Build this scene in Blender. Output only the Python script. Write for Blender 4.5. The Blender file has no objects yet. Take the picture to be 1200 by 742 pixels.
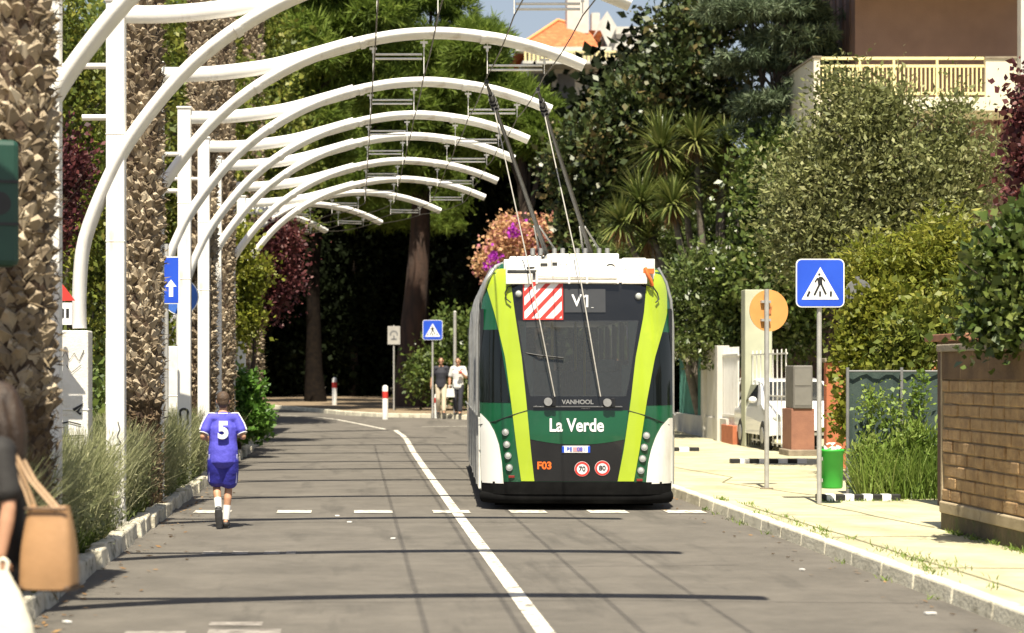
import bpy, bmesh, math, random
import numpy as np
from mathutils import Vector, Matrix

random.seed(7)
R = math.radians
sc = bpy.context.scene
col = sc.collection

# ------------------------------------------------------------------ camera, light, exposure
FPX, CX, HY, CAMH = 2400.0, 415.0, 437.0, 1.7
cam = bpy.data.cameras.new("camera")
cam.sensor_width = 36.0
cam.lens = 36.0 * FPX / 1200.0
cam.shift_x = (600 - CX) / 1200.0
cam.shift_y = (HY - 371) / 1200.0
cam.clip_start, cam.clip_end = 0.3, 3000
cam.dof.use_dof = True
cam.dof.focus_distance = 25.5
cam.dof.aperture_fstop = 2.2
camo = bpy.data.objects.new("camera", cam)
camo.location = (0, 0, CAMH)
camo.rotation_euler = (R(90), 0, 0)
col.objects.link(camo)
sc.camera = camo

SUN = Vector((-0.045, -0.50, 1.0)).normalized()
world = bpy.data.worlds.new("World")
sc.world = world
world.use_nodes = True
wn = world.node_tree.nodes
bg = wn["Background"]
sky = wn.new("ShaderNodeTexSky")
sky.sky_type = 'NISHITA'
sky.sun_disc = False
sky.sun_elevation = math.asin(SUN.z)
sky.sun_rotation = math.atan2(SUN.x, SUN.y)
sky.air_density = 1.0
sky.dust_density = 2.0
wl_ = world.node_tree.links
wtc = wn.new("ShaderNodeTexCoord"); wsp = wn.new("ShaderNodeSeparateXYZ"); wl_.new(wtc.outputs['Generated'], wsp.inputs[0])
wmr = wn.new("ShaderNodeMapRange"); wmr.inputs[1].default_value = .0; wmr.inputs[2].default_value = .45; wmr.inputs[3].default_value = .9; wmr.inputs[4].default_value = .0
wl_.new(wsp.outputs[2], wmr.inputs[0])
wmx = wn.new("ShaderNodeMixRGB"); wmx.inputs[2].default_value = (4.6, 5.0, 5.5, 1)
wl_.new(wmr.outputs[0], wmx.inputs[0]); wl_.new(sky.outputs[0], wmx.inputs[1]); wl_.new(wmx.outputs[0], bg.inputs[0])
bg.inputs[1].default_value = 0.06
sl = bpy.data.lights.new("sun", 'SUN')
sl.energy = 5.0
sl.angle = R(0.5)
sl.color = (1.0, 0.92, 0.76)
so = bpy.data.objects.new("sun", sl)
so.rotation_euler = SUN.to_track_quat('Z', 'Y').to_euler()
col.objects.link(so)
sc.view_settings.view_transform = 'Standard'
sc.view_settings.look = 'None'
sc.view_settings.gamma = 1.0
sc.view_settings.exposure = 1.05
sc.cycles.max_bounces = 5
sc.cycles.transparent_max_bounces = 6


# ------------------------------------------------------------------ helpers
def at(px, py, Y):
    return Vector(((px - CX) / FPX * Y, Y, CAMH - (py - HY) / FPX * Y))


def g(y):
    return float(np.interp(y, [-50, 44, 54, 62, 76, 300], [0, 0, .10, .33, .45, .6]))


def tag(o, label=None, cat=None, group=None, kind=None):
    if label: o['label'] = label
    if cat: o['category'] = cat
    if group: o['group'] = group
    if kind: o['kind'] = kind
    return o


def thing(name, label, cat, loc=(0, 0, 0), rz=0.0, group=None):
    o = bpy.data.objects.new(name, None)
    o.empty_display_size = .2
    col.objects.link(o)
    o.location = loc
    o.rotation_euler = (0, 0, rz)
    return tag(o, label, cat, group)


def kids(o):
    return [c for c in o.children]


def copy_tree(o, parent=None):
    c = o.copy()
    col.objects.link(c)
    if parent is not None:
        c.parent = parent
    for ch in kids(o):
        copy_tree(ch, c)
    return c


class MB:
    def __init__(s):
        s.v, s.f, s.m, s.sm = [], [], [], []

    def add(s, vs, fs, mi=0, smooth=False):
        b = len(s.v)
        s.v += [tuple(p) for p in vs]
        for f in fs:
            s.f.append([b + i for i in f]); s.m.append(mi); s.sm.append(smooth)

    def box(s, c, d, mi=0, rot=None, top=1.0, topy=None):
        topy = top if topy is None else topy
        hx, hy, hz = d[0] / 2, d[1] / 2, d[2] / 2
        vs = [Vector((x * hx * (top if z > 0 else 1), y * hy * (topy if z > 0 else 1), z * hz)) for z in (-1, 1) for y in (-1, 1) for x in (-1, 1)]
        if rot is not None:
            vs = [rot @ v for v in vs]
        c = Vector(c)
        s.add([v + c for v in vs], [(0, 2, 3, 1), (4, 5, 7, 6), (0, 1, 5, 4), (2, 6, 7, 3), (0, 4, 6, 2), (1, 3, 7, 5)], mi)

    def b2(s, lo, hi, mi=0):
        s.box([(a + b) / 2 for a, b in zip(lo, hi)], [b - a for a, b in zip(lo, hi)], mi)

    def tube(s, pts, rad, n=10, mi=0, cap=True, ell=1.0, ref=None, smooth=True):
        """rad: number or list; ell: ratio of second half-axis (number or list); ref: direction of first axis"""
        pts = [Vector(p) for p in pts]
        k = len(pts)
        rad = [rad] * k if isinstance(rad, (int, float)) else rad
        ell = [ell] * k if isinstance(ell, (int, float)) else ell
        vs, fs = [], []
        prev = Vector(ref) if ref is not None else None
        for i, p in enumerate(pts):
            t = (pts[min(i + 1, k - 1)] - pts[max(i - 1, 0)])
            t = t.normalized() if t.length > 1e-9 else Vector((0, 0, 1))
            if prev is None:
                prev = Vector((1, 0, 0)) if abs(t.x) < .8 else Vector((0, 1, 0))
            a = prev - t * prev.dot(t)
            a = a.normalized() if a.length > 1e-6 else t.orthogonal().normalized()
            b = t.cross(a)
            if ref is None:
                prev = a
            for j in range(n):
                q = 2 * math.pi * j / n
                vs.append(p + a * (rad[i] * math.cos(q)) + b * (rad[i] * ell[i] * math.sin(q)))
        for i in range(k - 1):
            for j in range(n):
                a0 = i * n + j; a1 = i * n + (j + 1) % n
                fs.append((a0, a1, a1 + n, a0 + n))
        s.add(vs, fs, mi, smooth)
        if cap:
            s.add(vs[:n], [tuple(reversed(range(n)))], mi)
            s.add(vs[-n:], [tuple(range(n))], mi)

    def closed_tube(s, pts, rad, n=12, ell=1.0, ref=None):
        """watertight tube with rounded ends for remeshing"""
        pts = [Vector(p) for p in pts]
        k = len(pts)
        rad = [rad] * k if isinstance(rad, (int, float)) else list(rad)
        ell = [ell] * k if isinstance(ell, (int, float)) else list(ell)
        d0 = (pts[0] - pts[1]).normalized(); d1 = (pts[-1] - pts[-2]).normalized()
        P = [pts[0] + d0 * rad[0] * .6 * min(1, ell[0]), pts[0] + d0 * rad[0] * .45 * min(1, ell[0])] + pts + [pts[-1] + d1 * rad[-1] * .45 * min(1, ell[-1]), pts[-1] + d1 * rad[-1] * .6 * min(1, ell[-1])]
        Q = [rad[0] * .35, rad[0] * .75] + rad + [rad[-1] * .75, rad[-1] * .35]
        E = [ell[0]] * 2 + ell + [ell[-1]] * 2
        b = len(s.v)
        s.tube(P, Q, n, 0, False, E, ref)
        m = len(P)
        s.f.append([b + i for i in reversed(range(n))]); s.m.append(0); s.sm.append(True)
        s.f.append([b + (m - 1) * n + i for i in range(n)]); s.m.append(0); s.sm.append(True)

    def ball(s, c, r, n=12, mi=0, rot=None):
        c = Vector(c)
        r = (r, r, r) if isinstance(r, (int, float)) else r
        vs = [Vector((0, 0, -r[2]))]; h = n // 2
        for i in range(1, h):
            a = -math.pi / 2 + math.pi * i / h
            for j in range(n):
                q = 2 * math.pi * j / n
                vs.append(Vector((r[0] * math.cos(a) * math.cos(q), r[1] * math.cos(a) * math.sin(q), r[2] * math.sin(a))))
        vs.append(Vector((0, 0, r[2])))
        if rot is not None:
            vs = [rot @ v for v in vs]
        fs = [(0, 1 + (j + 1) % n, 1 + j) for j in range(n)]
        for i in range(h - 2):
            for j in range(n):
                a0 = 1 + i * n + j; a1 = 1 + i * n + (j + 1) % n
                fs.append((a0, a1, a1 + n, a0 + n))
        L = len(vs) - 1
        fs += [(L, L - n + j, L - n + (j + 1) % n) for j in range(n)]
        s.add([v + c for v in vs], fs, mi, True)

    def prism(s, poly, o, ax, ay, depth, mi=0):
        """2-D polygon poly in plane o + x*ax + y*ay, thickened along ax x ay by depth (centred behind)"""
        o, ax, ay = Vector(o), Vector(ax), Vector(ay)
        n = ax.cross(ay).normalized()
        k = len(poly)
        fr = [o + ax * x + ay * y for x, y in poly]
        bk = [p - n * depth for p in fr]
        s.add(fr + bk, [tuple(range(k)), tuple(reversed(range(k, 2 * k)))] + [(i, i + k, (i + 1) % k + k, (i + 1) % k) for i in range(k)], mi)

    def disc(s, c, r, depth, n=24, mi=0, ax=(1, 0, 0), ay=(0, 0, 1)):
        s.prism([(r * math.cos(2 * math.pi * i / n), r * math.sin(2 * math.pi * i / n)) for i in range(n)], c, ax, ay, depth, mi)

    def build(s, name, mats, parent=None, bevel=0.0, smooth=None):
        me = bpy.data.meshes.new(name)
        me.from_pydata(s.v, [], s.f)
        mats = mats if isinstance(mats, (list, tuple)) else [mats]
        for m in mats:
            me.materials.append(m)
        me.polygons.foreach_set('material_index', s.m)
        me.polygons.foreach_set('use_smooth', s.sm if smooth is None else [smooth] * len(s.f))
        me.update()
        o = bpy.data.objects.new(name, me)
        col.objects.link(o)
        if parent is not None:
            o.parent = parent
        if bevel:
            b = o.modifiers.new('bevel', 'BEVEL')
            b.width = bevel; b.segments = 2; b.limit_method = 'ANGLE'; b.angle_limit = R(40)
        return o


def np_mesh(name, V, F, mat, parent=None, smooth=False):
    V = np.ascontiguousarray(V, dtype=np.float32); F = np.ascontiguousarray(F, dtype=np.int32)
    me = bpy.data.meshes.new(name)
    me.vertices.add(len(V)); me.vertices.foreach_set('co', V.ravel())
    m, k = F.shape
    me.loops.add(m * k); me.loops.foreach_set('vertex_index', F.ravel())
    me.polygons.add(m)
    me.polygons.foreach_set('loop_start', np.arange(0, m * k, k, dtype=np.int32))
    me.polygons.foreach_set('loop_total', np.full(m, k, dtype=np.int32))
    me.update(calc_edges=True)
    me.materials.append(mat)
    if smooth:
        me.polygons.foreach_set('use_smooth', [True] * m)
    o = bpy.data.objects.new(name, me)
    col.objects.link(o)
    if parent is not None:
        o.parent = parent
    return o


def remesh(mb, name, mat, parent, voxel, smooth=6):
    o = mb.build('remesh_source', mat)
    md = o.modifiers.new('r', 'REMESH'); md.mode = 'VOXEL'; md.voxel_size = voxel; md.use_smooth_shade = True
    if smooth:
        sm = o.modifiers.new('s', 'SMOOTH'); sm.iterations = smooth; sm.factor = .5
    dg = bpy.context.evaluated_depsgraph_get()
    me = bpy.data.meshes.new_from_object(o.evaluated_get(dg))
    me.name = name
    me.materials.clear(); me.materials.append(mat)
    me.polygons.foreach_set('material_index', [0] * len(me.polygons))
    me.polygons.foreach_set('use_smooth', [True] * len(me.polygons))
    bpy.data.objects.remove(o, do_unlink=True)
    r = bpy.data.objects.new(name, me)
    col.objects.link(r)
    if parent is not None:
        r.parent = parent
    return r


def text(name, s, size, loc, mat, parent, ext=.003, off=0.0, rx=90, rz=0, sx=1.0):
    cu = bpy.data.curves.new(name, 'FONT')
    cu.body = s; cu.size = size; cu.extrude = ext; cu.offset = off
    cu.align_x = 'CENTER'; cu.align_y = 'CENTER'
    cu.materials.append(mat)
    o = bpy.data.objects.new(name, cu)
    dg_o = o
    col.objects.link(o)
    dg = bpy.context.evaluated_depsgraph_get()
    me = bpy.data.meshes.new_from_object(o.evaluated_get(dg))
    bpy.data.objects.remove(o, do_unlink=True)
    me.name = name
    if not me.materials:
        me.materials.append(mat)
    o = bpy.data.objects.new(name, me)
    col.objects.link(o)
    o.location = loc
    o.rotation_euler = (R(rx), 0, R(rz))
    o.scale = (sx, 1, 1)
    o.parent = parent
    return o


# ------------------------------------------------------------------ materials
def mat(name, c1, c2=None, rough=.6, scale=6.0, bump=0.0, bscale=None, metal=0.0, spec=.5, detail=6, ramp=(.35, .65), stain=None, stretch=(1, 1, 1), coat=0.0, nrough=.5):
    m = bpy.data.materials.new(name)
    m.use_nodes = True
    nt = m.node_tree; N, L = nt.nodes, nt.links
    p = N['Principled BSDF']
    p.inputs['Roughness'].default_value = rough
    p.inputs['Metallic'].default_value = metal
    p.inputs['Specular IOR Level'].default_value = spec
    p.inputs['Coat Weight'].default_value = coat
    c2 = c2 or tuple(x * .86 for x in c1)
    tc = N.new('ShaderNodeTexCoord')
    mp = N.new('ShaderNodeMapping'); mp.inputs['Scale'].default_value = stretch
    L.new(tc.outputs['Object'], mp.inputs[0])
    nz = N.new('ShaderNodeTexNoise'); nz.inputs['Scale'].default_value = scale; nz.inputs['Detail'].default_value = detail; nz.inputs['Roughness'].default_value = nrough
    L.new(mp.outputs[0], nz.inputs['Vector'])
    cr = N.new('ShaderNodeValToRGB')
    cr.color_ramp.elements[0].position = ramp[0]; cr.color_ramp.elements[0].color = (*c1, 1)
    cr.color_ramp.elements[1].position = ramp[1]; cr.color_ramp.elements[1].color = (*c2, 1)
    L.new(nz.outputs[0], cr.inputs[0])
    out = cr.outputs[0]
    if stain:
        sc_, col_, lo, hi, st = stain
        n2 = N.new('ShaderNodeTexNoise'); n2.inputs['Scale'].default_value = sc_; n2.inputs['Detail'].default_value = 8; n2.inputs['Roughness'].default_value = .65
        m2 = N.new('ShaderNodeMapping'); m2.inputs['Scale'].default_value = st
        L.new(tc.outputs['Object'], m2.inputs[0]); L.new(m2.outputs[0], n2.inputs['Vector'])
        r2 = N.new('ShaderNodeValToRGB')
        r2.color_ramp.elements[0].position = lo; r2.color_ramp.elements[0].color = (0, 0, 0, 1)
        r2.color_ramp.elements[1].position = hi; r2.color_ramp.elements[1].color = (1, 1, 1, 1)
        L.new(n2.outputs[0], r2.inputs[0])
        mx = N.new('ShaderNodeMixRGB'); mx.inputs[2].default_value = (*col_, 1)
        L.new(r2.outputs[0], mx.inputs[0]); L.new(out, mx.inputs[1])
        out = mx.outputs[0]
    L.new(out, p.inputs['Base Color'])
    if bump:
        nb = N.new('ShaderNodeTexNoise'); nb.inputs['Scale'].default_value = bscale or scale * 8; nb.inputs['Detail'].default_value = 5
        L.new(tc.outputs['Object'], nb.inputs['Vector'])
        bp = N.new('ShaderNodeBump'); bp.inputs['Strength'].default_value = bump; bp.inputs['Distance'].default_value = .02
        L.new(nb.outputs[0], bp.inputs['Height']); L.new(bp.outputs[0], p.inputs['Normal'])
    return m


def leafmat(name, cols, trans=.25, rough=.5, spec=.35, clump=.0):
    m = bpy.data.materials.new(name)
    m.use_nodes = True
    nt = m.node_tree; N, L = nt.nodes, nt.links
    p = N['Principled BSDF']
    p.inputs['Roughness'].default_value = rough
    p.inputs['Specular IOR Level'].default_value = spec
    ge = N.new('ShaderNodeNewGeometry')
    cr = N.new('ShaderNodeValToRGB')
    e = cr.color_ramp.elements
    while len(e) < len(cols):
        e.new(.5)
    for i, c in enumerate(cols):
        e[i].position = i / max(1, len(cols) - 1); e[i].color = (*c, 1)
    tc = N.new('ShaderNodeTexCoord')
    nz = N.new('ShaderNodeTexNoise'); nz.inputs['Scale'].default_value = 1.3; nz.inputs['Detail'].default_value = 3
    L.new(tc.outputs['Object'], nz.inputs['Vector'])
    ma = N.new('ShaderNodeMath'); ma.operation = 'MULTIPLY_ADD'; ma.inputs[1].default_value = .6
    ad = N.new('ShaderNodeMath'); ad.operation = 'MULTIPLY_ADD'; ad.inputs[1].default_value = 1.2; ad.inputs[2].default_value = -.4
    L.new(nz.outputs[0], ad.inputs[0])
    L.new(ge.outputs['Random Per Island'], ma.inputs[0]); L.new(ad.outputs[0], ma.inputs[2])
    L.new(ma.outputs[0], cr.inputs[0])
    L.new(cr.outputs[0], p.inputs['Base Color'])
    tr = N.new('ShaderNodeBsdfTranslucent')
    L.new(cr.outputs[0], tr.inputs[0])
    mx = N.new('ShaderNodeMixShader'); mx.inputs[0].default_value = trans
    L.new(p.outputs[0], mx.inputs[1]); L.new(tr.outputs[0], mx.inputs[2])
    L.new(mx.outputs[0], N['Material Output'].inputs[0])
    return m


M = {}
M['asphalt'] = mat('asphalt', (.086, .077, .064), (.142, .127, .106), .9, 1.1, .5, 70, detail=15, nrough=.78, ramp=(.36, .66), stain=(1.2, (.060, .054, .045), .54, .72, (1.7, .22, 1)))
M['tar'] = mat('tar', (.05, .045, .04), (.075, .068, .06), .8, 5)
M['road_paint'] = mat('road_paint', (.66, .62, .53), (.46, .43, .36), .7, 9, .1, stain=(9, (.12, .108, .09), .53, .62, (1, 1, 1)))
M['faint_paint'] = mat('faint_paint', (.30, .275, .24), (.22, .20, .175), .8, 9, stain=(11, (.14, .122, .105), .47, .6, (1, 1, 1)))
M['pavement'] = mat('pavement', (.52, .475, .31), (.36, .33, .21), .9, 1.6, .4, 40, detail=14, nrough=.7, stain=(1.1, (.27, .25, .15), .5, .74, (1, .6, 1)))
M['kerb'] = mat('kerb', (.64, .60, .47), (.52, .48, .37), .9, 3, .4, 30, stain=(3.5, (.18, .16, .11), .55, .72, (1, 1, 2)))
M['kerb_old'] = mat('kerb_old', (.62, .58, .47), (.46, .42, .32), .9, 4, .6, 25, stain=(5, (.14, .13, .08), .53, .66, (1, 1, 1.5)))
M['soil'] = mat('soil', (.17, .12, .075), (.24, .18, .11), .95, 3, .4, 40)
M['earth'] = mat('earth', (.10, .085, .05), (.14, .12, .07), .95, .8, .3, 20)
M['white_paint'] = mat('white_paint', (.80, .78, .73), (.73, .71, .66), .42, 4, .08, 40, stain=(4.5, (.48, .42, .33), .58, .78, (1, 1, .22)))
M['white_worn'] = mat('white_worn', (.76, .74, .69), (.68, .65, .59), .7, 7, .25, 50, stain=(6, (.42, .38, .31), .6, .78, (1, 1, .4)))
M['spray'] = mat('spray', (.015, .014, .015), (.03, .03, .03), .6, 20)
M['steel'] = mat('steel', (.42, .42, .41), (.34, .34, .33), .45, 12, metal=.6)
M['grey_post'] = mat('grey_post', (.45, .44, .41), (.36, .35, .33), .5, 10, metal=.25)
M['dark_metal'] = mat('dark_metal', (.028, .028, .028), (.05, .05, .046), .5, 10)
M['wire'] = mat('wire', (.10, .085, .06), (.07, .06, .05), .5, 10, metal=.4)
M['rope'] = mat('rope', (.42, .40, .36), (.34, .32, .28), .8, 30)
M['sign_blue'] = mat('sign_blue', (.015, .07, .52), (.02, .085, .58), .4, 3)
M['sign_white'] = mat('sign_white', (.85, .85, .84), (.80, .80, .79), .4, 5)
M['black'] = mat('black', (.012, .012, .012), (.02, .02, .02), .5, 8)
M['orange_back'] = mat('orange_back', (.66, .33, .095), (.58, .27, .075), .6, 3, stain=(7, (.45, .14, .04), .64, .74, (1, 1, 1)))
M['rust'] = mat('rust', (.48, .17, .06), (.40, .13, .05), .8, 30)
M['sign_back'] = mat('sign_back', (.20, .20, .20), (.15, .15, .15), .6, 6)
M['red_paint'] = mat('red_paint', (.62, .045, .035), (.55, .04, .03), .45, 8)
M['bin_green'] = mat('bin_green', (.03, .36, .035), (.04, .42, .045), .45, 5)
M['palm_stub'] = leafmat('palm_stub', [(.075, .058, .042), (.19, .147, .10), (.35, .285, .20), (.54, .46, .34)], 0.0, .9, .1)
M['palm_fibre'] = leafmat('palm_fibre', [(.05, .035, .022), (.12, .088, .055), (.22, .17, .105), (.38, .31, .21)], 0.0, .95, .1)
M['palm_core'] = mat('palm_core', (.035, .022, .013), (.08, .05, .03), .95, 14, .5, 40)
M['palm_low'] = leafmat('palm_low', [(.05, .034, .02), (.11, .075, .045), (.17, .125, .08), (.22, .17, .11)], 0.0, .95, .1)
M['bark'] = mat('bark', (.055, .038, .026), (.032, .023, .017), .95, 7, .8, 18, stretch=(1, 1, .25))
M['bark_red'] = mat('bark_red', (.075, .04, .026), (.036, .023, .017), .95, 5, .9, 14, stretch=(1, 1, .22))
M['bark_shaded'] = mat('bark_shaded', (.016, .012, .009), (.010, .008, .007), .95, 7, .8, 18, spec=.03)  # near-black copy of bark, the wood's shade put into its colour
M['bark_grey'] = mat('bark_grey', (.20, .175, .14), (.12, .10, .08), .95, 9, .6, 24)
# bus
M['bus_green'] = mat('bus_green', (.004, .066, .025), (.006, .08, .032), .26, 2, coat=.4, stain=(3.5, (.03, .085, .05), .52, .85, (1, 1, .4)))
M['bus_lime'] = mat('bus_lime', (.36, .47, .026), (.32, .42, .026), .28, 2, coat=.4, stain=(2.2, (.50, .62, .04), .58, .8, (1, 1, .5)))
M['bus_white'] = mat('bus_white', (.78, .77, .73), (.72, .71, .66), .3, 2, coat=.3, stain=(3, (.55, .50, .42), .55, .8, (1, 1, .4)))
M['bus_black'] = mat('bus_black', (.008, .008, .009), (.012, .012, .013), .18, 3, coat=.3)
M['bus_glass'] = mat('bus_glass', (.034, .038, .042), (.022, .025, .028), .06, 1.5, spec=.8)
M['bus_side_glass'] = mat('bus_side_glass', (.004, .006, .006), (.006, .008, .008), .08, 1.5, spec=.5)
M['bus_grey'] = mat('bus_grey', (.05, .052, .056), (.042, .044, .048), .4, 3)
M['rubber'] = mat('rubber', (.012, .012, .012), (.02, .019, .018), .85, 10)
M['roof_white'] = mat('roof_white', (.82, .80, .75), (.70, .68, .62), .6, 6, stain=(6, (.50, .46, .40), .6, .8, (1, 1, 1)))
M['soft_black'] = mat('soft_black', (.005, .005, .005), (.008, .008, .008), .95, 8, spec=.1)
M['lamp_lens'] = mat('lamp_lens', (.46, .48, .45), (.36, .38, .36), .3, 20)
M['led_orange'] = mat('led_orange', (.85, .16, .02), (.8, .14, .02), .4, 5)
M['red_refl'] = mat('red_refl', (.22, .02, .015), (.18, .02, .015), .3, 5)
M['orange_hose'] = mat('orange_hose', (.75, .17, .03), (.6, .13, .03), .5, 9)
# people
M['skin'] = mat('skin', (.50, .27, .16), (.44, .23, .135), .5, 9)
M['skin_pale'] = mat('skin_pale', (.56, .33, .22), (.50, .28, .18), .5, 9)
M['jersey'] = mat('jersey', (.062, .058, .42), (.085, .078, .52), .75, 6, .9, 9)
M['shorts_blue'] = mat('shorts_blue', (.022, .022, .26), (.035, .035, .36), .6, 6, .9, 9)
M['stripe_light'] = mat('stripe_light', (.42, .42, .66), (.38, .38, .62), .6, 9)
M['cloth_white'] = mat('cloth_white', (.70, .69, .66), (.62, .61, .58), .8, 9)
M['shoe'] = mat('shoe', (.012, .012, .013), (.03, .03, .03), .5, 14)
M['sole'] = mat('sole', (.10, .10, .10), (.06, .06, .06), .7, 14)
M['hair_dark'] = mat('hair_dark', (.022, .012, .007), (.05, .028, .014), .5, 40, .5, 90, stretch=(1, 1, .15))
M['hair_brown'] = mat('hair_brown', (.05, .028, .015), (.085, .05, .026), .6, 40, .5, 90, stretch=(1, 1, .2))
M['cloth_black'] = mat('cloth_black', (.014, .012, .011), (.022, .02, .018), .8, 8, .15, 20)
M['cloth_navy'] = mat('cloth_navy', (.02, .02, .028), (.028, .028, .038), .8, 8)
M['cloth_beige'] = mat('cloth_beige', (.62, .54, .40), (.56, .48, .35), .8, 8)
M['leather_tan'] = mat('leather_tan', (.38, .215, .10), (.30, .17, .078), .42, 5, .1, 40)
M['leather_brown'] = mat('leather_brown', (.10, .055, .028), (.07, .04, .02), .5, 8)
M['plastic_bag'] = mat('plastic_bag', (.78, .74, .60), (.70, .66, .52), .45, 5, .3, 9)
# right side
M['tuff'] = mat('tuff', (.46, .30, .145), (.24, .145, .07), .95, 5, .9, 45, detail=12, nrough=.7, stain=(3, (.52, .38, .21), .56, .76, (1, 1, 1)))
M['mortar'] = mat('mortar', (.38, .29, .17), (.30, .22, .13), .95, 8, .4, 40)
M['wall_top_shade'] = mat('wall_top_shade', (.19, .115, .055), (.105, .062, .032), .95, 3, .4, 30, stain=(5, (.36, .23, .11), .56, .7, (1, 1, .35)))  # dark tone carries the shade under the coping, plus stain streaks
M['coping'] = mat('coping', (.30, .25, .18), (.19, .155, .11), .95, 5, .4, 30)
M['plinth'] = mat('plinth', (.42, .34, .22), (.33, .26, .16), .95, 4, .4, 30, stain=(5, (.17, .13, .08), .56, .72, (1, 1, .6)))
M['plinth_dark'] = mat('plinth_dark', (.12, .09, .05), (.07, .058, .03), .95, 5, .5, 30, stain=(6, (.06, .075, .02), .52, .66, (1, 1, 1)))
M['net_green'] = mat('net_green', (.028, .05, .044), (.045, .07, .06), .7, 8, .2, 60)
M['pale_green'] = mat('pale_green', (.44, .45, .32), (.38, .39, .28), .7, 3)
M['grey_box'] = mat('grey_box', (.17, .16, .14), (.14, .13, .115), .6, 5)
M['terracotta'] = mat('terracotta', (.46, .15, .065), (.38, .12, .055), .85, 5, .2)
M['brown_wall'] = mat('brown_wall', (.30, .14, .085), (.24, .11, .07), .85, 5, .2)
M['wall_white'] = mat('wall_white', (.58, .555, .50), (.50, .48, .43), .85, 3, .1)
M['teal'] = mat('teal', (.09, .28, .22), (.08, .24, .19), .6, 5)
M['car_white'] = mat('car_white', (.78, .78, .78), (.75, .75, .75), .2, 2, coat=.6)
M['car_glass'] = mat('car_glass', (.015, .018, .022), (.02, .024, .03), .05, 2, spec=.8)
M['stucco_brown'] = mat('stucco_brown', (.21, .13, .10), (.18, .11, .085), .9, 2, .2, 30)
M['stucco_dark'] = mat('stucco_dark', (.11, .068, .052), (.09, .055, .042), .9, 2, .2, 30)
M['cream'] = mat('cream', (.72, .66, .50), (.66, .60, .45), .85, 3, .1)
M['rail_yellow'] = mat('rail_yellow', (.84, .72, .36), (.78, .66, .32), .5, 5)
M['roof_tile'] = mat('roof_tile', (.48, .13, .042), (.38, .10, .034), .9, 4, .5, 20, stain=(3, (.62, .24, .09), .5, .7, (1, 1, 1)))
M['house_cream'] = mat('house_cream', (.78, .71, .57), (.72, .65, .51), .9, 2)
M['signal_green'] = mat('signal_green', (.010, .045, .030), (.012, .055, .036), .45, 5)
# foliage
M['pine'] = leafmat('pine', [(.07, .11, .016), (.12, .18, .028), (.19, .26, .042), (.27, .33, .07)], .42, .6, .2)
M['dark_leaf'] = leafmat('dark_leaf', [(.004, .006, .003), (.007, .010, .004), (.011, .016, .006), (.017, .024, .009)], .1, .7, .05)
M['magnolia'] = leafmat('magnolia', [(.018, .030, .009), (.04, .06, .016), (.075, .095, .028), (.17, .11, .045)], .12, .40, .45)
M['laurel'] = leafmat('laurel', [(.028, .048, .010), (.06, .095, .018), (.105, .145, .03), (.18, .21, .055)], .2, .4, .4)
M['olive'] = leafmat('olive', [(.075, .09, .028), (.145, .16, .054), (.225, .235, .09), (.34, .33, .16)], .2, .5, .35)
M['oleander'] = leafmat('oleander', [(.03, .052, .013), (.065, .10, .023), (.12, .155, .04), (.18, .21, .07)], .2, .4, .4)
M['limeleaf'] = leafmat('limeleaf', [(.075, .10, .010), (.14, .165, .018), (.23, .24, .03), (.34, .32, .06)], .35, .5, .3)
M['midleaf'] = leafmat('midleaf', [(.05, .075, .012), (.10, .13, .02), (.18, .20, .03), (.30, .28, .06)], .28, .5, .3)
M['brightleaf'] = leafmat('brightleaf', [(.035, .085, .012), (.07, .16, .02), (.11, .22, .03), (.15, .27, .05)], .3, .45, .4)
M['prunus'] = leafmat('prunus', [(.035, .012, .014), (.075, .02, .024), (.12, .035, .034), (.17, .06, .05)], .2, .5, .3)
M['cedar'] = leafmat('cedar', [(.035, .052, .026), (.075, .105, .052), (.125, .16, .09), (.19, .22, .14)], .12, .6, .2)
M['yucca'] = leafmat('yucca', [(.05, .075, .018), (.10, .135, .032), (.17, .19, .05), (.25, .25, .09)], .2, .4, .4)
M['dead_leaf'] = leafmat('dead_leaf', [(.16, .09, .04), (.24, .14, .06), (.33, .21, .10)], .1, .8, .2)
M['flower_white'] = leafmat('flower_white', [(.75, .73, .66), (.85, .83, .78)], .3, .6, .2)
M['flower_mix'] = leafmat('flower_mix', [(.46, .14, .30), (.58, .26, .24), (.64, .38, .20), (.60, .40, .20), (.42, .26, .16)], .3, .6, .2)
M['flower_purple'] = leafmat('flower_purple', [(.36, .03, .42), (.50, .06, .52)], .3, .6, .2)
M['dry_grass'] = leafmat('dry_grass', [(.11, .13, .055), (.21, .225, .10), (.34, .345, .18), (.50, .48, .30)], .3, .7, .2)
M['sage'] = leafmat('sage', [(.07, .09, .035), (.14, .165, .07), (.24, .26, .13), (.38, .38, .22)], .3, .7, .2)
M['green_grass'] = leafmat('green_grass', [(.035, .06, .010), (.07, .11, .018), (.12, .16, .03), (.18, .20, .05)], .3, .6, .2)
M['weed'] = leafmat('weed', [(.055, .10, .014), (.12, .19, .028), (.20, .28, .05), (.32, .37, .11)], .3, .5, .3)


# ------------------------------------------------------------------ foliage generators
def unit(a):
    return a / np.maximum(np.linalg.norm(a, axis=1, keepdims=True), 1e-9)


def leaf_quads(P, D, Lh, W, rng, fold=.15):
    n = len(P)
    side = unit(np.cross(D, rng.normal(size=(n, 3))))
    nor = np.cross(D, side)
    Lh = Lh[:, None]; W = W[:, None]
    a = P; t = P + D * Lh - nor * (Lh * .12)
    m = P + D * Lh * .45 + nor * (W * fold)
    s1 = m + side * W; s2 = m - side * W
    V = np.stack([a, s1, t, s2], 1).reshape(-1, 3)
    F = np.arange(n * 4).reshape(n, 4)
    return V, F


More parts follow.
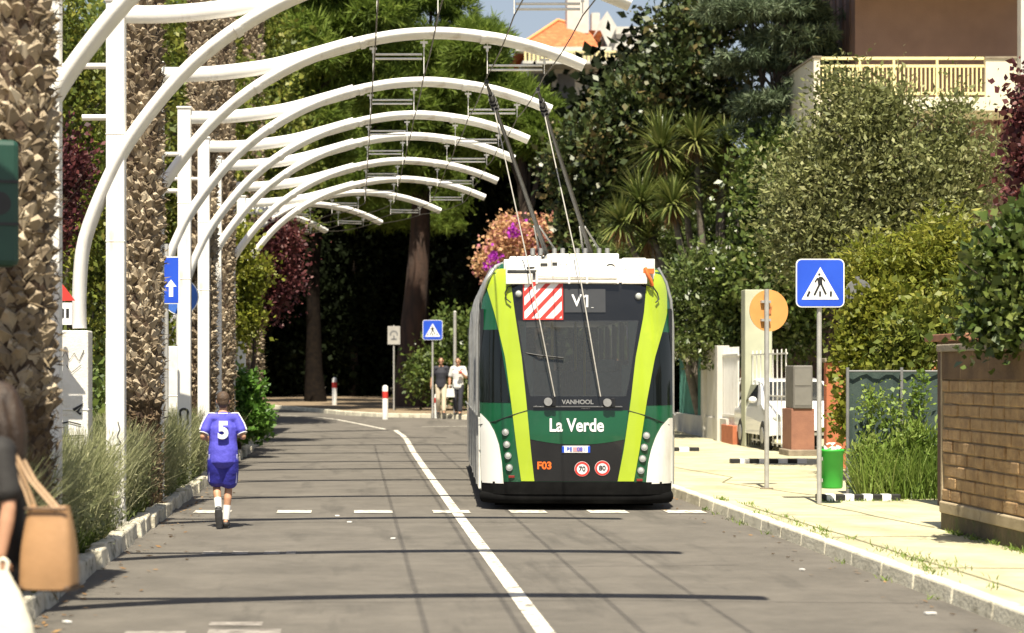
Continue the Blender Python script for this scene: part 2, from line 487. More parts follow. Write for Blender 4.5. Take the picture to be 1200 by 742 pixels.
def blob_points(blobs, nclump, rng, shell=.45, lump=.3, sub=0):
    B = np.array(blobs, float)
    if sub:
        q = []
        for e in B:
            dd = unit(rng.normal(size=(sub, 3)))
            rr_ = min(shell, .5) + (.74 - min(shell, .5)) * rng.random(sub) ** .5
            k_ = .26 + .18 * rng.random(sub)
            for a_, r_, f_ in zip(dd, rr_, k_):
                q.append((*(e[:3] + a_ * r_ * e[3:6]), *(e[3:6] * f_ * np.array([1.1, 1.1, .85]))))
        B = np.array(q); shell = .35
    w = (B[:, 3] * B[:, 5] + B[:, 3] * B[:, 4]) ** 1.0
    idx = rng.choice(len(B), nclump, p=w / w.sum())
    d = unit(rng.normal(size=(nclump, 3)))
    r = shell + (1 - shell) * rng.random(nclump) ** .6
    ph = rng.random((len(B), 3)) * 6.28
    nb = np.sin(d[:, 0] * 5 + ph[idx, 0]) + np.sin(d[:, 1] * 5 + ph[idx, 1]) + np.sin(d[:, 2] * 6 + ph[idx, 2])
    r = r * (1 + lump * nb / 3 + rng.normal(size=nclump) * .06)
    return B[idx, :3] + d * B[idx, 3:6] * r[:, None], d


def crown(name, blobs, nclump, per, cr, size, width, m, parent, seed, up=.3, out=.6, shell=.45, lump=.35, rnd=.9, sub=16):
    rng = np.random.default_rng(seed)
    C, d = blob_points(blobs, nclump, rng, shell, lump, sub)
    n = nclump * per
    Ci = np.repeat(C, per, 0); di = np.repeat(d, per, 0)
    off = rng.normal(size=(n, 3)) * cr * np.repeat(.6 + .8 * rng.random(nclump), per)[:, None]
    P = Ci + off
    D = unit(di * out + unit(off) * .6 + rng.normal(size=(n, 3)) * rnd + np.array([0, 0, up]))
    k_ = .45 + 1.1 * rng.random(n) ** 1.3; L = size * k_; W = width * k_ * (.8 + .4 * rng.random(n))
    V, F = leaf_quads(P, D, L, W, rng)
    return np_mesh(name, V, F, m, parent)


def tufts(name, blobs, ntuft, blades, length, width, m, parent, seed, up=.6, out=.8, shell=.5, lump=.35, spread=.8, sub=12):
    """needle tufts: each a small brush of thin blades fanning from one point"""
    rng = np.random.default_rng(seed)
    C, d = blob_points(blobs, ntuft, rng, shell, lump, sub)
    ax = unit(d * out + np.array([0, 0, up]) + rng.normal(size=d.shape) * .4)
    n = ntuft * blades
    D = unit(np.repeat(ax, blades, 0) + rng.normal(size=(n, 3)) * spread)
    P = np.repeat(C, blades, 0)
    L = length * (.6 + .7 * rng.random(n)); W = np.full(n, width)
    V, F = leaf_quads(P, D, L, W, rng, 0)
    return np_mesh(name, V, F, m, parent)


def trunk_limbs(name, m, parent, base, top, r0, r1, targets, seed, bend=.12):
    rng = random.Random(seed)
    b = MB()
    base, top = Vector(base), Vector(top)
    pts, rad = [], []
    for i in range(9):
        t = i / 8
        p = base.lerp(top, t) + Vector((rng.uniform(-1, 1), rng.uniform(-1, 1), 0)) * bend * (0 if i == 0 else 1)
        pts.append(p); rad.append((r0 * (1 + .35 * max(0, 1 - t * 6))) * (1 - t) + r1 * t)
    b.tube(pts, rad, 10)
    for tg in targets:
        k = rng.randint(5, 8)
        s = pts[k]; tg = Vector(tg)
        mid = s.lerp(tg, .5) + Vector((rng.uniform(-.2, .2), rng.uniform(-.2, .2), rng.uniform(0, .25)))
        b.tube([s, s.lerp(mid, .5), mid, mid.lerp(tg, .6), tg], [rad[k] * .7, rad[k] * .55, rad[k] * .42, rad[k] * .28, rad[k] * .12], 7)
        for _ in range(3):
            e = tg + Vector((rng.uniform(-.6, .6), rng.uniform(-.6, .6), rng.uniform(-.2, .6)))
            b.tube([mid, mid.lerp(e, .5) + Vector((0, 0, .1)), e], [rad[k] * .3, rad[k] * .18, rad[k] * .06], 5)
    return b.build(name, m, parent)


def px_blobs(Y, lst, base, dep=.9):
    """lst of (px, py, rx_px, ry_px[, dy]) -> ellipsoids relative to base"""
    out = []
    for e in lst:
        px, py, rx, ry = e[:4]
        dy = e[4] if len(e) > 4 else 0
        p = at(px, py, Y + dy); s = FPX / (Y + dy)
        r = max(rx, ry) / s
        out.append((p.x - base[0], p.y - base[1], p.z - base[2], rx / s, r * dep, ry / s))
    return out


def tree(name, label, cat, Y, lst, basex, m, bark, seed, nclump, per, cr, size, width, r0=.14, group=None, kindf='leaf', dep=.9, top=None, by=None, **kw):
    by = Y if by is None else by
    base = Vector((basex, by, g(by)))
    root = thing(name, label, cat, base, 0, group)
    bl = px_blobs(Y, lst, base, dep)
    zt = top if top is not None else max(b[2] for b in bl)
    cxm = sum(b[0] for b in bl) / len(bl)
    trunk_limbs('trunk', bark, root, (0, 0, -.05), (cxm * .8, sum(b[1] for b in bl) / len(bl) * .8, zt * .85), r0, r0 * .35, [Vector(b[:3]) for b in bl], seed)
    if kindf == 'leaf':
        crown('crown', bl, nclump, per, cr, size, width, m, root, seed, **kw)
    else:
        tufts('crown', bl, nclump, per, size, width, m, root, seed, **kw)
    return root, bl


# ------------------------------------------------------------------ ground, road, pavement
def sheet(name, ys, xl, xr, dz, m, nx=6, skirt=0.0, parent=None):
    V, F = [], []
    for y in ys:
        a, b_ = xl(y), xr(y)
        for i in range(nx + 1):
            V.append((a + (b_ - a) * i / nx, y, g(y) + dz))
    for j in range(len(ys) - 1):
        for i in range(nx):
            a0 = j * (nx + 1) + i
            F.append((a0, a0 + 1, a0 + nx + 2, a0 + nx + 1))
    if skirt:
        k = len(V)
        for side in (0, nx):
            b0 = len(V)
            for j in range(len(ys)):
                v = V[j * (nx + 1) + side]
                V.append(v); V.append((v[0], v[1], v[2] - skirt))
            for j in range(len(ys) - 1):
                q = (b0 + 2 * j, b0 + 2 * j + 1, b0 + 2 * j + 3, b0 + 2 * j + 2)
                F.append(q if side == nx else tuple(reversed(q)))
    me = bpy.data.meshes.new(name); me.from_pydata(V, [], F); me.materials.append(m); me.update()
    o = bpy.data.objects.new(name, me); col.objects.link(o)
    if parent: o.parent = parent
    return o


def interp(xs, vs):
    return lambda y: float(np.interp(y, xs, vs))


RK = interp([-20, 31, 37, 55, 58, 60, 62, 63, 65, 68, 72, 76, 80, 84], [4.37, 4.37, 5.2, 5.2, 4.9, 4.2, 2.6, .8, -.3, -1.2, -2.5, -5, -12, -40])
LK = interp([-20, 55, 58, 60, 62, 64, 66], [-2.19, -2.19, -2.4, -3, -4.5, -8, -20])
ys_all = [-30, -10] + list(np.arange(0, 100, 1.0)) + [110, 130, 160, 200, 300, 600, 1500]
o = sheet('ground', ys_all, lambda y: -700, lambda y: 700, -.06, M['earth'], 4); tag(o, kind='structure')
o = sheet('road', [-12] + list(np.arange(0, 96, 1.0)), lambda y: -45, lambda y: 9, 0, M['asphalt'], 24); tag(o, kind='structure')
ys_r = [-12] + list(np.arange(0, 61, 1.0)) + list(np.arange(61, 90, .5)) + [95, 110]
o = sheet('pavement', ys_r, lambda y: RK(y) + .13, lambda y: 45, .12, M['pavement'], 10, .2); tag(o, kind='structure')
o = sheet('verge', [-12] + list(np.arange(0, 66.5, .5)), lambda y: -45, lambda y: LK(y) - .15, .11, M['soil'], 10, .2); tag(o, kind='structure')
o = sheet('bare_soil', list(np.arange(62.6, 90, .5)) + [100, 110], lambda y: RK(y) + .3, lambda y: 44, .126, M['soil'], 8); tag(o, kind='structure')


def kerb(name, fx, y0, y1, w, h, m, jit, side, seed, lmin=.9, lmax=1.05, gap=.012, tp=.93):
    rng = random.Random(seed)
    b = MB(); y = y0
    while y < y1:
        L = rng.uniform(lmin, lmax)
        dx = fx(y + L) - fx(y)
        L_eff = min(L, L / max(1, math.hypot(dx, L) / L))
        p0 = Vector((fx(y), y, g(y))); p1 = Vector((fx(y + L_eff), y + L_eff, g(y + L_eff)))
        d = (p1 - p0); ln = d.length; d.normalize()
        q = Vector((0, 1, 0)).rotation_difference(d).to_matrix()
        q = q @ Matrix.Rotation(rng.uniform(-1, 1) * jit * 1.2, 3, 'X') @ Matrix.Rotation(rng.uniform(-1, 1) * jit * 2, 3, 'Y') @ Matrix.Rotation(rng.uniform(-1, 1) * jit, 3, 'Z')
        c = (p0 + p1) / 2 + Vector((side * w / 2 + rng.uniform(-1, 1) * jit * .5, 0, h / 2 - .1 + rng.uniform(-1, .6) * jit * .4))
        b.box(c, (w, ln - gap, h + .2), 0, q, tp, .985)
        y += L_eff
    o = b.build(name, m, None, .018)
    return tag(o, kind='structure')


kerb('kerb', RK, 2, 61.5, .2, .128, M['kerb'], .005, 1, 3, .95, 1.05, .004, .70)
kerb('kerb', RK, 61.5, 76, .16, .128, M['kerb'], .01, 1, 4, .3, .4)
kerb('kerb', LK, 2, 60, .2, .16, M['kerb_old'], .05, -1, 5, .5, 1.0, .04, .72)

# markings
LINE = [(1.26, 2), (1.25, 14), (1.245, 24), (1.25, 34), (1.27, 44), (1.285, 50), (1.25, 53), (1.12, 55.5)]


def strip(name, pts, w, dz, m, sub=4):
    P = []
    for a, b_ in zip(pts[:-1], pts[1:]):
        for i in range(sub):
            t = i / sub
            P.append((a[0] + (b_[0] - a[0]) * t, a[1] + (b_[1] - a[1]) * t))
    P.append(pts[-1])
    V, F = [], []
    for i, p in enumerate(P):
        q0, q1 = P[max(0, i - 1)], P[min(len(P) - 1, i + 1)]
        dx, dy = q1[0] - q0[0], q1[1] - q0[1]
        l = math.hypot(dx, dy); nx, ny = dy / l, -dx / l
        for s in (-1, 1):
            x, y = p[0] + nx * w / 2 * s, p[1] + ny * w / 2 * s
            V.append((x, y, g(y) + dz))
        if i:
            F.append((2 * i - 2, 2 * i - 1, 2 * i + 1, 2 * i))
    return V, F


def strips(name, lst, m, dz=.004):
    V, F = [], []
    for pts, w in lst:
        v, f = strip(name, pts, w, dz, m)
        b = len(V); V += v; F += [tuple(i + b for i in q) for q in f]
    me = bpy.data.meshes.new(name); me.from_pydata(V, [], F); me.materials.append(m); me.update()
    o = bpy.data.objects.new(name, me); col.objects.link(o)
    return tag(o, kind='structure')


dash = []
for x0, x1 in ((-1.95, -1.5), (-.94, -.52), (0, .47), (.96, 1.41), (1.9, 2.34), (2.86, 3.33), (3.8, 4.27)):
    dash.append(([((x0 + x1) / 2, 24.75), ((x0 + x1) / 2, 25.25)], x1 - x0))
strips('road_marking', [(LINE, .125), ([(.85, 55.9), (.2, 58.5), (-.5, 61), (-1.3, 63.2), (-3, 66)], .12), ([(1.9, 57.2), (4.0, 57.6)], .1)] , M['road_paint'])
strips('road_marking', dash, M['road_paint'], .008)
fd = []
for x0, x1 in ((-1.43, -1.25), (-1.15, -1.0), (-.85, -.7), (-.64, -.55)):
    fd.append(([((x0 + x1) / 2, 19.15), ((x0 + x1) / 2, 19.5)], x1 - x0))
for x0, x1, y0, y1 in ((-.96, -.48, 13.3, 13.55), (-.98, -.62, 13.75, 13.95), (-1.5, -1.1, 13.3, 13.45), (-.45, .2, 13.2, 13.3)):
    fd.append(([((x0 + x1) / 2, y0), ((x0 + x1) / 2, y1)], x1 - x0))
strips('road_marking', fd, M['faint_paint'], .004)
rg = random.Random(2)


def wob(pts, a=.03):
    out = []
    for (x0, y0), (x1, y1) in zip(pts[:-1], pts[1:]):
        n = max(2, int(abs(y1 - y0) / .8 + abs(x1 - x0) / .5))
        for i in range(n):
            t = i / n
            out.append((x0 + (x1 - x0) * t + rg.uniform(-a, a), y0 + (y1 - y0) * t + rg.uniform(-a, a)))
    return out + [pts[-1]]


strips('tar_seam', [(wob([(-2.05, 15.2), (0, 15.15), (2, 15.3), (4.2, 15.1)], .02), .012), (wob([(-2.0, 23.1), (0, 23.3), (2.2, 23.2)], .02), .02),
                    (wob([(1.6, 17.9), (3.4, 18.1)], .02), .012)], M['tar'], .003)


# ------------------------------------------------------------------ overhead line arches on the left
KS = 3.8 / 4.65
ARCH = [(-3.46, 2.26), (-3.46, 2.8), (-3.39, 3.39), (-3.12, 4.09), (-2.80, 4.68), (-2.2, 5.43), (-1.6, 5.95), (-.95, 6.34), (-.3, 6.6), (.4, 6.77), (1.0, 6.84), (1.6, 6.83), (2.36, 6.72), (3.0, 6.54), (3.48, 6.35)]
ARM = [(-3.0, 6.22), (-2.4, 6.22), (-1.8, 6.27), (-1.2, 6.36), (-.6, 6.52), (0.0, 6.69)]


def kx(x, h):
    return x * KS, 1.7 + (h - 1.7) * KS


WX = [.0645 * 3.65, .2366 * 3.65, .4516 * 3.65, .645 * 3.65]
WH = 5.35


def arch_h(x):
    xs = [kx(a, b)[0] for a, b in ARCH]; hs = [kx(a, b)[1] for a, b in ARCH]
    return float(np.interp(x, xs, hs))


def spline(pts, n=4):
    P = [Vector((p[0], 0, p[1])) for p in pts]
    out = []
    for i in range(len(P) - 1):
        p0, p1, p2, p3 = P[max(0, i - 1)], P[i], P[i + 1], P[min(len(P) - 1, i + 2)]
        for k in range(n):
            t = k / n
            out.append(.5 * ((2 * p1) + (p2 - p0) * t + (2 * p0 - 5 * p1 + 4 * p2 - p3) * t * t + (3 * p1 - p0 - 3 * p2 + p3) * t ** 3))
    return out + [P[-1]]


def make_arch():
    root = thing('catenary_arch', 'x', 'overhead arch')
    b = MB()
    b.tube(spline([kx(*p) for p in ARCH]), .073, 14, ell=2.0)
    for x in (-1.2, .1, 1.6):
        h = arch_h(x); b.tube([(x - .03, 0, arch_h(x - .03)), (x + .03, 0, arch_h(x + .03))], .08, 14, ell=1.95, ref=(0, 0, 1))
    b.build('arch_beam', M['white_paint'], root)
    b = MB(); b.tube(spline([kx(*p) for p in ARM]), .062, 12, ell=1.5)
    b.build('arm', M['white_paint'], root)
    b = MB()
    px = -3.0 * KS; top = 1.7 + 4.67 * KS
    b.box((px, 0, top / 2), (.19, .19, top))
    b.box((px, 0, top + .01), (.22, .22, .03))
    for z in (3.05, 4.15):
        b.box((px, 0, z), (.2, .2, .02))
    o = b.build('post', M['white_paint'], root, .012)
    for z, l in ((4.86, .62), (4.33, .26)):
        b = MB(); b.tube([(px - .09 - l, .0, z), (px - .08, 0, z)], .032, 8)
        b.build('stub_arm', M['white_paint'], root)
    b = MB()
    fx = -3.46 * KS; ft = 1.7 + .53 * KS
    b.box((fx - .06, 0, ft / 2), (.34, .36, ft), 0)
    b.box((fx - .06, 0, ft * .62), (.352, .372, .03), 0)
    b.build('footing', M['white_worn'], root, .015)
    # hangers and insulators
    for i, x in enumerate(WX):
        h = arch_h(x)
        b = MB()
        b.tube([(x, 0, h - .05), (x, 0, WH + .05)], .006, 6)
        b.box((x, 0, h - .11), (.09, .035, .025)); b.box((x, 0, h - .14), (.03, .03, .05))
        b.build('insulator', M['roof_white'], root)
    for a, c in ((0, 1), (2, 3)):
        b = MB()
        for dz in (.17, .225):
            h = min(arch_h(WX[a]), arch_h(WX[c]))
            b.tube([(WX[a] + .02, .06, h - dz), (WX[c] - .02, .06, h - dz)], .014, 8)
        b.build('spreader_bar', M['roof_white'], root)
    return root


frames = [(8.6, 0, 0), (12.7, 0, 0), (16.6, -.02, 0), (21.1, 0, 0), (25.35, 0, 0), (29.6, 0, 0), (33.4, 0, 0), (36.4, 0, 0), (40.6, 0, 0), (44.5, 0, -.02), (48.0, -.75, 12), (51.6, -1.9, 25), (55, -3.1, 36)]
where = ['standing nearest the camera, out of sight except for its shadow', 'whose shadow crosses the road just behind the woman',
         'half hidden behind the nearest palm trunk at top left', 'with thick white post beside graffiti footing and nearest palm',
         'first complete one, right end below orange roof', 'second complete one, post right of the second palm', 'third complete one counted from the front',
         'fourth complete one counted from the front', 'fifth complete one counted from the front', 'sixth complete one counted from the front',
         'seventh complete one, small and turned left', 'eighth complete one, low in front of dark trees', 'last and smallest, deep in the shade']
arch0 = make_arch()
arches = []
for i, ((y, dx, rz), wtxt) in enumerate(zip(frames, where)):
    o = arch0 if i == 0 else copy_tree(arch0)
    o.location = (dx, y, g(y)); o.rotation_euler = (0, 0, R(rz))
    tag(o, 'white curved catenary arch ' + wtxt, 'overhead arch', 'white arches carrying the trolley wires')
    arches.append(o)


def ribbon(b, pts, w, o, ax, ay, proud=.004):
    o, ax, ay = Vector(o), Vector(ax), Vector(ay)
    n = ax.cross(ay).normalized()
    L, Rr = [], []
    for i, p in enumerate(pts):
        a, c = pts[max(0, i - 1)], pts[min(len(pts) - 1, i + 1)]
        dx, dy = c[0] - a[0], c[1] - a[1]; l = math.hypot(dx, dy) or 1
        nx, ny = -dy / l * w / 2, dx / l * w / 2
        for lst, s in ((L, 1), (Rr, -1)):
            lst.append(o + ax * (p[0] + nx * s) + ay * (p[1] + ny * s) + n * proud)
    k = len(pts)
    b.add(L + Rr, [(i, i + k, i + k + 1, i + 1) for i in range(k - 1)])


def arc(cx, cy, r, a0, a1, n=10):
    return [(cx + r * math.cos(R(a0 + (a1 - a0) * i / n)), cy + r * math.sin(R(a0 + (a1 - a0) * i / n))) for i in range(n + 1)]


# graffiti on frame A footing and posts
foot = [c for c in arches[3].children if c.name.startswith('footing')][0]
b = MB(); fo = (-3.46 * KS - .06, -.187, 0)
for pts, w in [([(-.13, 1.05), (.12, 1.06), (.12, .78)], .018), ([(-.12, 1.18), (-.02, 1.2), (.1, 1.17)], .014), ([(-.1, 1.0), (-.1, .8)], .016), ([(-.03, .98), (-.02, .82), (.02, .74)], .014),
               (arc(0, .64, .1, 10, 170), .018), (arc(-.1, .66, .04, 0, 360), .012), ([(.02, 1.32), (.12, 1.38), (.06, 1.3), (.1, 1.28)], .03),
               ([(-.15, 1.9), (-.1, 1.84), (-.06, 1.92), (-.02, 1.83), (.03, 1.9), (.08, 1.82), (.13, 1.93)], .01), ([(-.14, 1.8), (-.1, 1.72), (-.13, 1.66)], .008), ([(-.05, 1.78), (0, 1.7), (.1, 1.78)], .007)]:
    ribbon(b, pts, w, fo, (1, 0, 0), (0, 0, 1))
b.build('graffiti', M['spray'], foot)
post = [c for c in arches[3].children if c.name.startswith('post')][0]
b = MB(); po = (-3.0 * KS, -.097, 0)
for pts, w in [([(.03, 1.2), (.05, 1.12), (.02, 1.05), (.06, .98), (.03, .9)], .01), (arc(.03, .93, .04, 60, 300), .01), ([(0, .85), (.06, .8)], .008)]:
    ribbon(b, pts, w, po, (1, 0, 0), (0, 0, 1))
b.build('graffiti', M['spray'], post)
post = [c for c in arches[5].children if c.name.startswith('post')][0]
b = MB()
for pts, w in [(arc(.0, 1.12, .06, -30, 215), .035), ([(.05, 1.09), (.06, .97), (.01, .93)], .03), ([(-.05, 1.1), (-.05, .98)], .03)]:
    ribbon(b, pts, w, po, (1, 0, 0), (0, 0, 1))
b.build('graffiti', M['spray'], post)

# trolley wires
wl = ['leftmost overhead trolley wire running under the white arches', 'second overhead trolley wire from the left under the arches',
      'third overhead trolley wire, touched by left pole of the bus', 'rightmost overhead trolley wire, touched by right pole of the bus']
offx = interp([0, 44.5, 48, 51.6, 55, 60], [0, 0, -.75, -1.9, -3.1, -5.5])
for x, lb in zip(WX, wl):
    b = MB(); pts = []
    fy = [2] + [f[0] for f in frames] + [60]
    for y0, y1 in zip(fy[:-1], fy[1:]):
        for k in range(4):
            t = k / 4; y = y0 + (y1 - y0) * t
            pts.append((x + offx(y), y, WH + g(y) + .03 - .05 * 4 * t * (1 - t)))
    b.tube(pts, .008, 6)
    tag(b.build('trolley_wire', M['wire']), lb, 'wire', 'overhead trolley wires')


# ------------------------------------------------------------------ palms
def palm(X, Y, H, r, label, seed, low=1.5):
    rng = random.Random(seed)
    root = thing('palm_tree', label, 'palm tree', (X, Y, g(Y) + .1), 0, 'palm trunks in the left verge')
    b = MB()
    k = 16
    b.tube([(rng.uniform(-.01, .01), rng.uniform(-.01, .01), H * i / k) for i in range(k + 1)], [r * .86 * (1.12 - .12 * min(1, i / 3)) for i in range(k + 1)], 14)
    b.build('trunk_core', M['palm_core'], root)
    up, lo = MB(), MB()
    z = .05; row = 0
    while z < H:
        lowz = z < low
        n = 12 if not lowz else 14
        for j in range(n):
            if rng.random() < .04: continue
            a = 2 * math.pi * (j + .5 * (row % 2)) / n + rng.uniform(-.12, .12)
            rr = r * (1.0 + (.1 if lowz else 0) * (1 - z / low if lowz else 0)) * rng.uniform(.88, 1.0)
            w = 2 * math.pi * r / n * rng.uniform(.36, .62)
            h = (.115 if not lowz else .09) * rng.uniform(.75, 1.35)
            pr = (.08 if not lowz else .045) * rng.uniform(.3, 1.4)
            ca, sa = math.cos(a), math.sin(a)
            rd = Vector((ca, sa, 0)); tn = Vector((-sa, ca, 0)); U = Vector((0, 0, 1))
            c = rd * (rr * .84) + U * (z + rng.uniform(-.02, .02))
            th = rng.uniform(-.4, .4)
            A_ = tn * math.cos(th) + U * math.sin(th); B_ = U * math.cos(th) - tn * math.sin(th)
            # diamond-shaped leaf base with a cut tip pointing up and out
            ap = c + rd * pr + B_ * h * rng.uniform(.15, .5) + A_ * w * rng.uniform(-.25, .25)
            aw = w * rng.uniform(.16, .42); ah = h * rng.uniform(.06, .16)
            v = [c - A_ * w, c - B_ * h * .75, c + A_ * w, c + B_ * h * .75,
                 ap - A_ * aw, ap - B_ * ah, ap + A_ * aw, ap + B_ * ah - rd * .01]
            tgt = lo if lowz else up
            tgt.add(v, [(0, 1, 5, 4), (1, 2, 6, 5), (2, 3, 7, 6), (3, 0, 4, 7), (4, 5, 6, 7)])
        z += (.069 if not lowz else .055); row += 1
    up.build('leaf_bases', M['palm_stub'], root)
    lo.build('lower_bark', M['palm_low'], root)
    nr = np.random.default_rng(seed)
    n = int(H * 620)
    az = nr.uniform(0, 2 * math.pi, n); zz = nr.uniform(0, H, n)
    rd = np.stack([np.cos(az), np.sin(az), np.zeros(n)], 1)
    P = rd * (r * nr.uniform(.86, 1.06, n))[:, None]; P[:, 2] = zz
    tn = np.stack([-np.sin(az), np.cos(az), np.zeros(n)], 1)
    D = unit(rd * nr.uniform(.1, .7, n)[:, None] + tn * (nr.normal(size=n) * .7)[:, None] + np.array([0, 0, 1.0]) * nr.uniform(-.6, 1.1, n)[:, None])
    V, F = leaf_quads(P, D, .05 + .10 * nr.random(n), .003 + .007 * nr.random(n), nr, .3)
    np_mesh('fibres', V, F, M['palm_fibre'], root)
    return root


palm(-2.46, 15.0, 4.9, .26, 'thick palm trunk at the left edge, nearest the camera', 11, 1.35)
palm(-2.50, 24.2, 6.3, .235, 'palm trunk right of the thick white post, second from the camera', 12, 1.25)
palm(-2.50, 33.7, 8.1, .235, 'palm trunk behind the slim white post with blue round sign', 13, 1.2)
palm(-2.50, 39.0, 9.2, .215, 'fourth palm trunk back, rising above the boy and beside yellow-green shrub', 14, 1.2)
palm(-2.50, 51.0, 11.0, .23, 'farthest palm trunk, partly covered by the dark red shrub', 15, 1.2)


# ------------------------------------------------------------------ trolleybus
BUS = thing('trolleybus', 'green and white trolleybus with lime stripes seen from behind', 'trolleybus', ((677 - 415) / 95.0, 25.26, 0), R(-2.4))
BW = interp([.2, 1.0, 2.0, 2.5, 2.8, 2.95, 3.05, 3.1], [1.18, 1.2, 1.2, 1.18, 1.13, 1.07, .98, .86])


def bd(u, v):
    t = min(1.0, abs(u) / BW(v))
    return .30 * t ** 7 + float(np.interp(v, [0, .3, .95, 1.35, 2.85, 3.1], [.03, .0, 0, .02, .15, .24]))


def upx(x): return (x - 677) / 95.0
def vpx(y): return (598 - y) / 95.0
def zx(x): return upx(530 + x / 1.9536)      # coordinates read off the enlarged rear view
def zy(y): return vpx(240 + y / 1.9536)


def panel(b, v0, v1, l, r, off, nr=16, nc=8, mi=0, thick=0.0):
    rows = []
    for i in range(nr + 1):
        v = v0 + (v1 - v0) * i / nr
        a, c = l(v), r(v)
        if c - a > 1e-4:
            rows.append((v, a, c))
        elif rows:
            break
    vs, fs = [], []
    for v, a, c in rows:
        for j in range(nc + 1):
            u = a + (c - a) * j / nc
            vs.append((u, bd(u, v) - off, v))
    for i in range(len(rows) - 1):
        for j in range(nc):
            q = i * (nc + 1) + j
            fs.append((q, q + 1, q + nc + 2, q + nc + 1))
    b.add(vs, fs, mi, True)
    # thin edge going back into the body so the panel has thickness
    e = []
    k = len(rows)
    if k < 2: return
    ring = [i for i in range(nc + 1)] + [i * (nc + 1) + nc for i in range(1, k)] + [(k - 1) * (nc + 1) + j for j in range(nc - 1, -1, -1)] + [i * (nc + 1) for i in range(k - 2, 0, -1)]
    top = [vs[i] for i in ring]; bot = [(p[0], p[1] + off + .004, p[2]) for p in top]
    n = len(ring)
    b.add(top + bot, [((i + 1) % n, i, i + n, (i + 1) % n + n) for i in range(n)], mi)


def glass(name, tint, rough=.02):
    m = bpy.data.materials.new(name); m.use_nodes = True
    nt = m.node_tree; N, L = nt.nodes, nt.links
    N.remove(N['Principled BSDF'])
    t = N.new('ShaderNodeBsdfTransparent'); t.inputs[0].default_value = (*tint, 1)
    gl = N.new('ShaderNodeBsdfGlossy'); gl.inputs['Roughness'].default_value = rough
    f = N.new('ShaderNodeFresnel'); f.inputs[0].default_value = 1.6
    nz = N.new('ShaderNodeTexNoise'); nz.inputs['Scale'].default_value = 1.2
    bp = N.new('ShaderNodeBump'); bp.inputs['Strength'].default_value = .04; bp.inputs['Distance'].default_value = .05
    L.new(nz.outputs[0], bp.inputs['Height']); L.new(bp.outputs[0], gl.inputs['Normal'])
    mx = N.new('ShaderNodeMixShader')
    L.new(f.outputs[0], mx.inputs[0]); L.new(t.outputs[0], mx.inputs[1]); L.new(gl.outputs[0], mx.inputs[2])
    df = N.new('ShaderNodeBsdfDiffuse'); df.inputs[0].default_value = (.30, .31, .31, 1)
    m2 = N.new('ShaderNodeMixShader'); m2.inputs[0].default_value = .10
    L.new(mx.outputs[0], m2.inputs[1]); L.new(df.outputs[0], m2.inputs[2])
    L.new(m2.outputs[0], N['Material Output'].inputs[0])
    return m


M['tinted_glass'] = glass('tinted_glass', (.58, .60, .61))
M['seat_fabric'] = mat('seat_fabric', (.10, .16, .14), (.14, .2, .18), .8, 20)
M['interior_grey'] = mat('interior_grey', (.36, .37, .37), (.30, .31, .31), .6, 3)
M['rail_inside'] = mat('rail_inside', (.65, .5, .05), (.6, .46, .05), .4, 3)


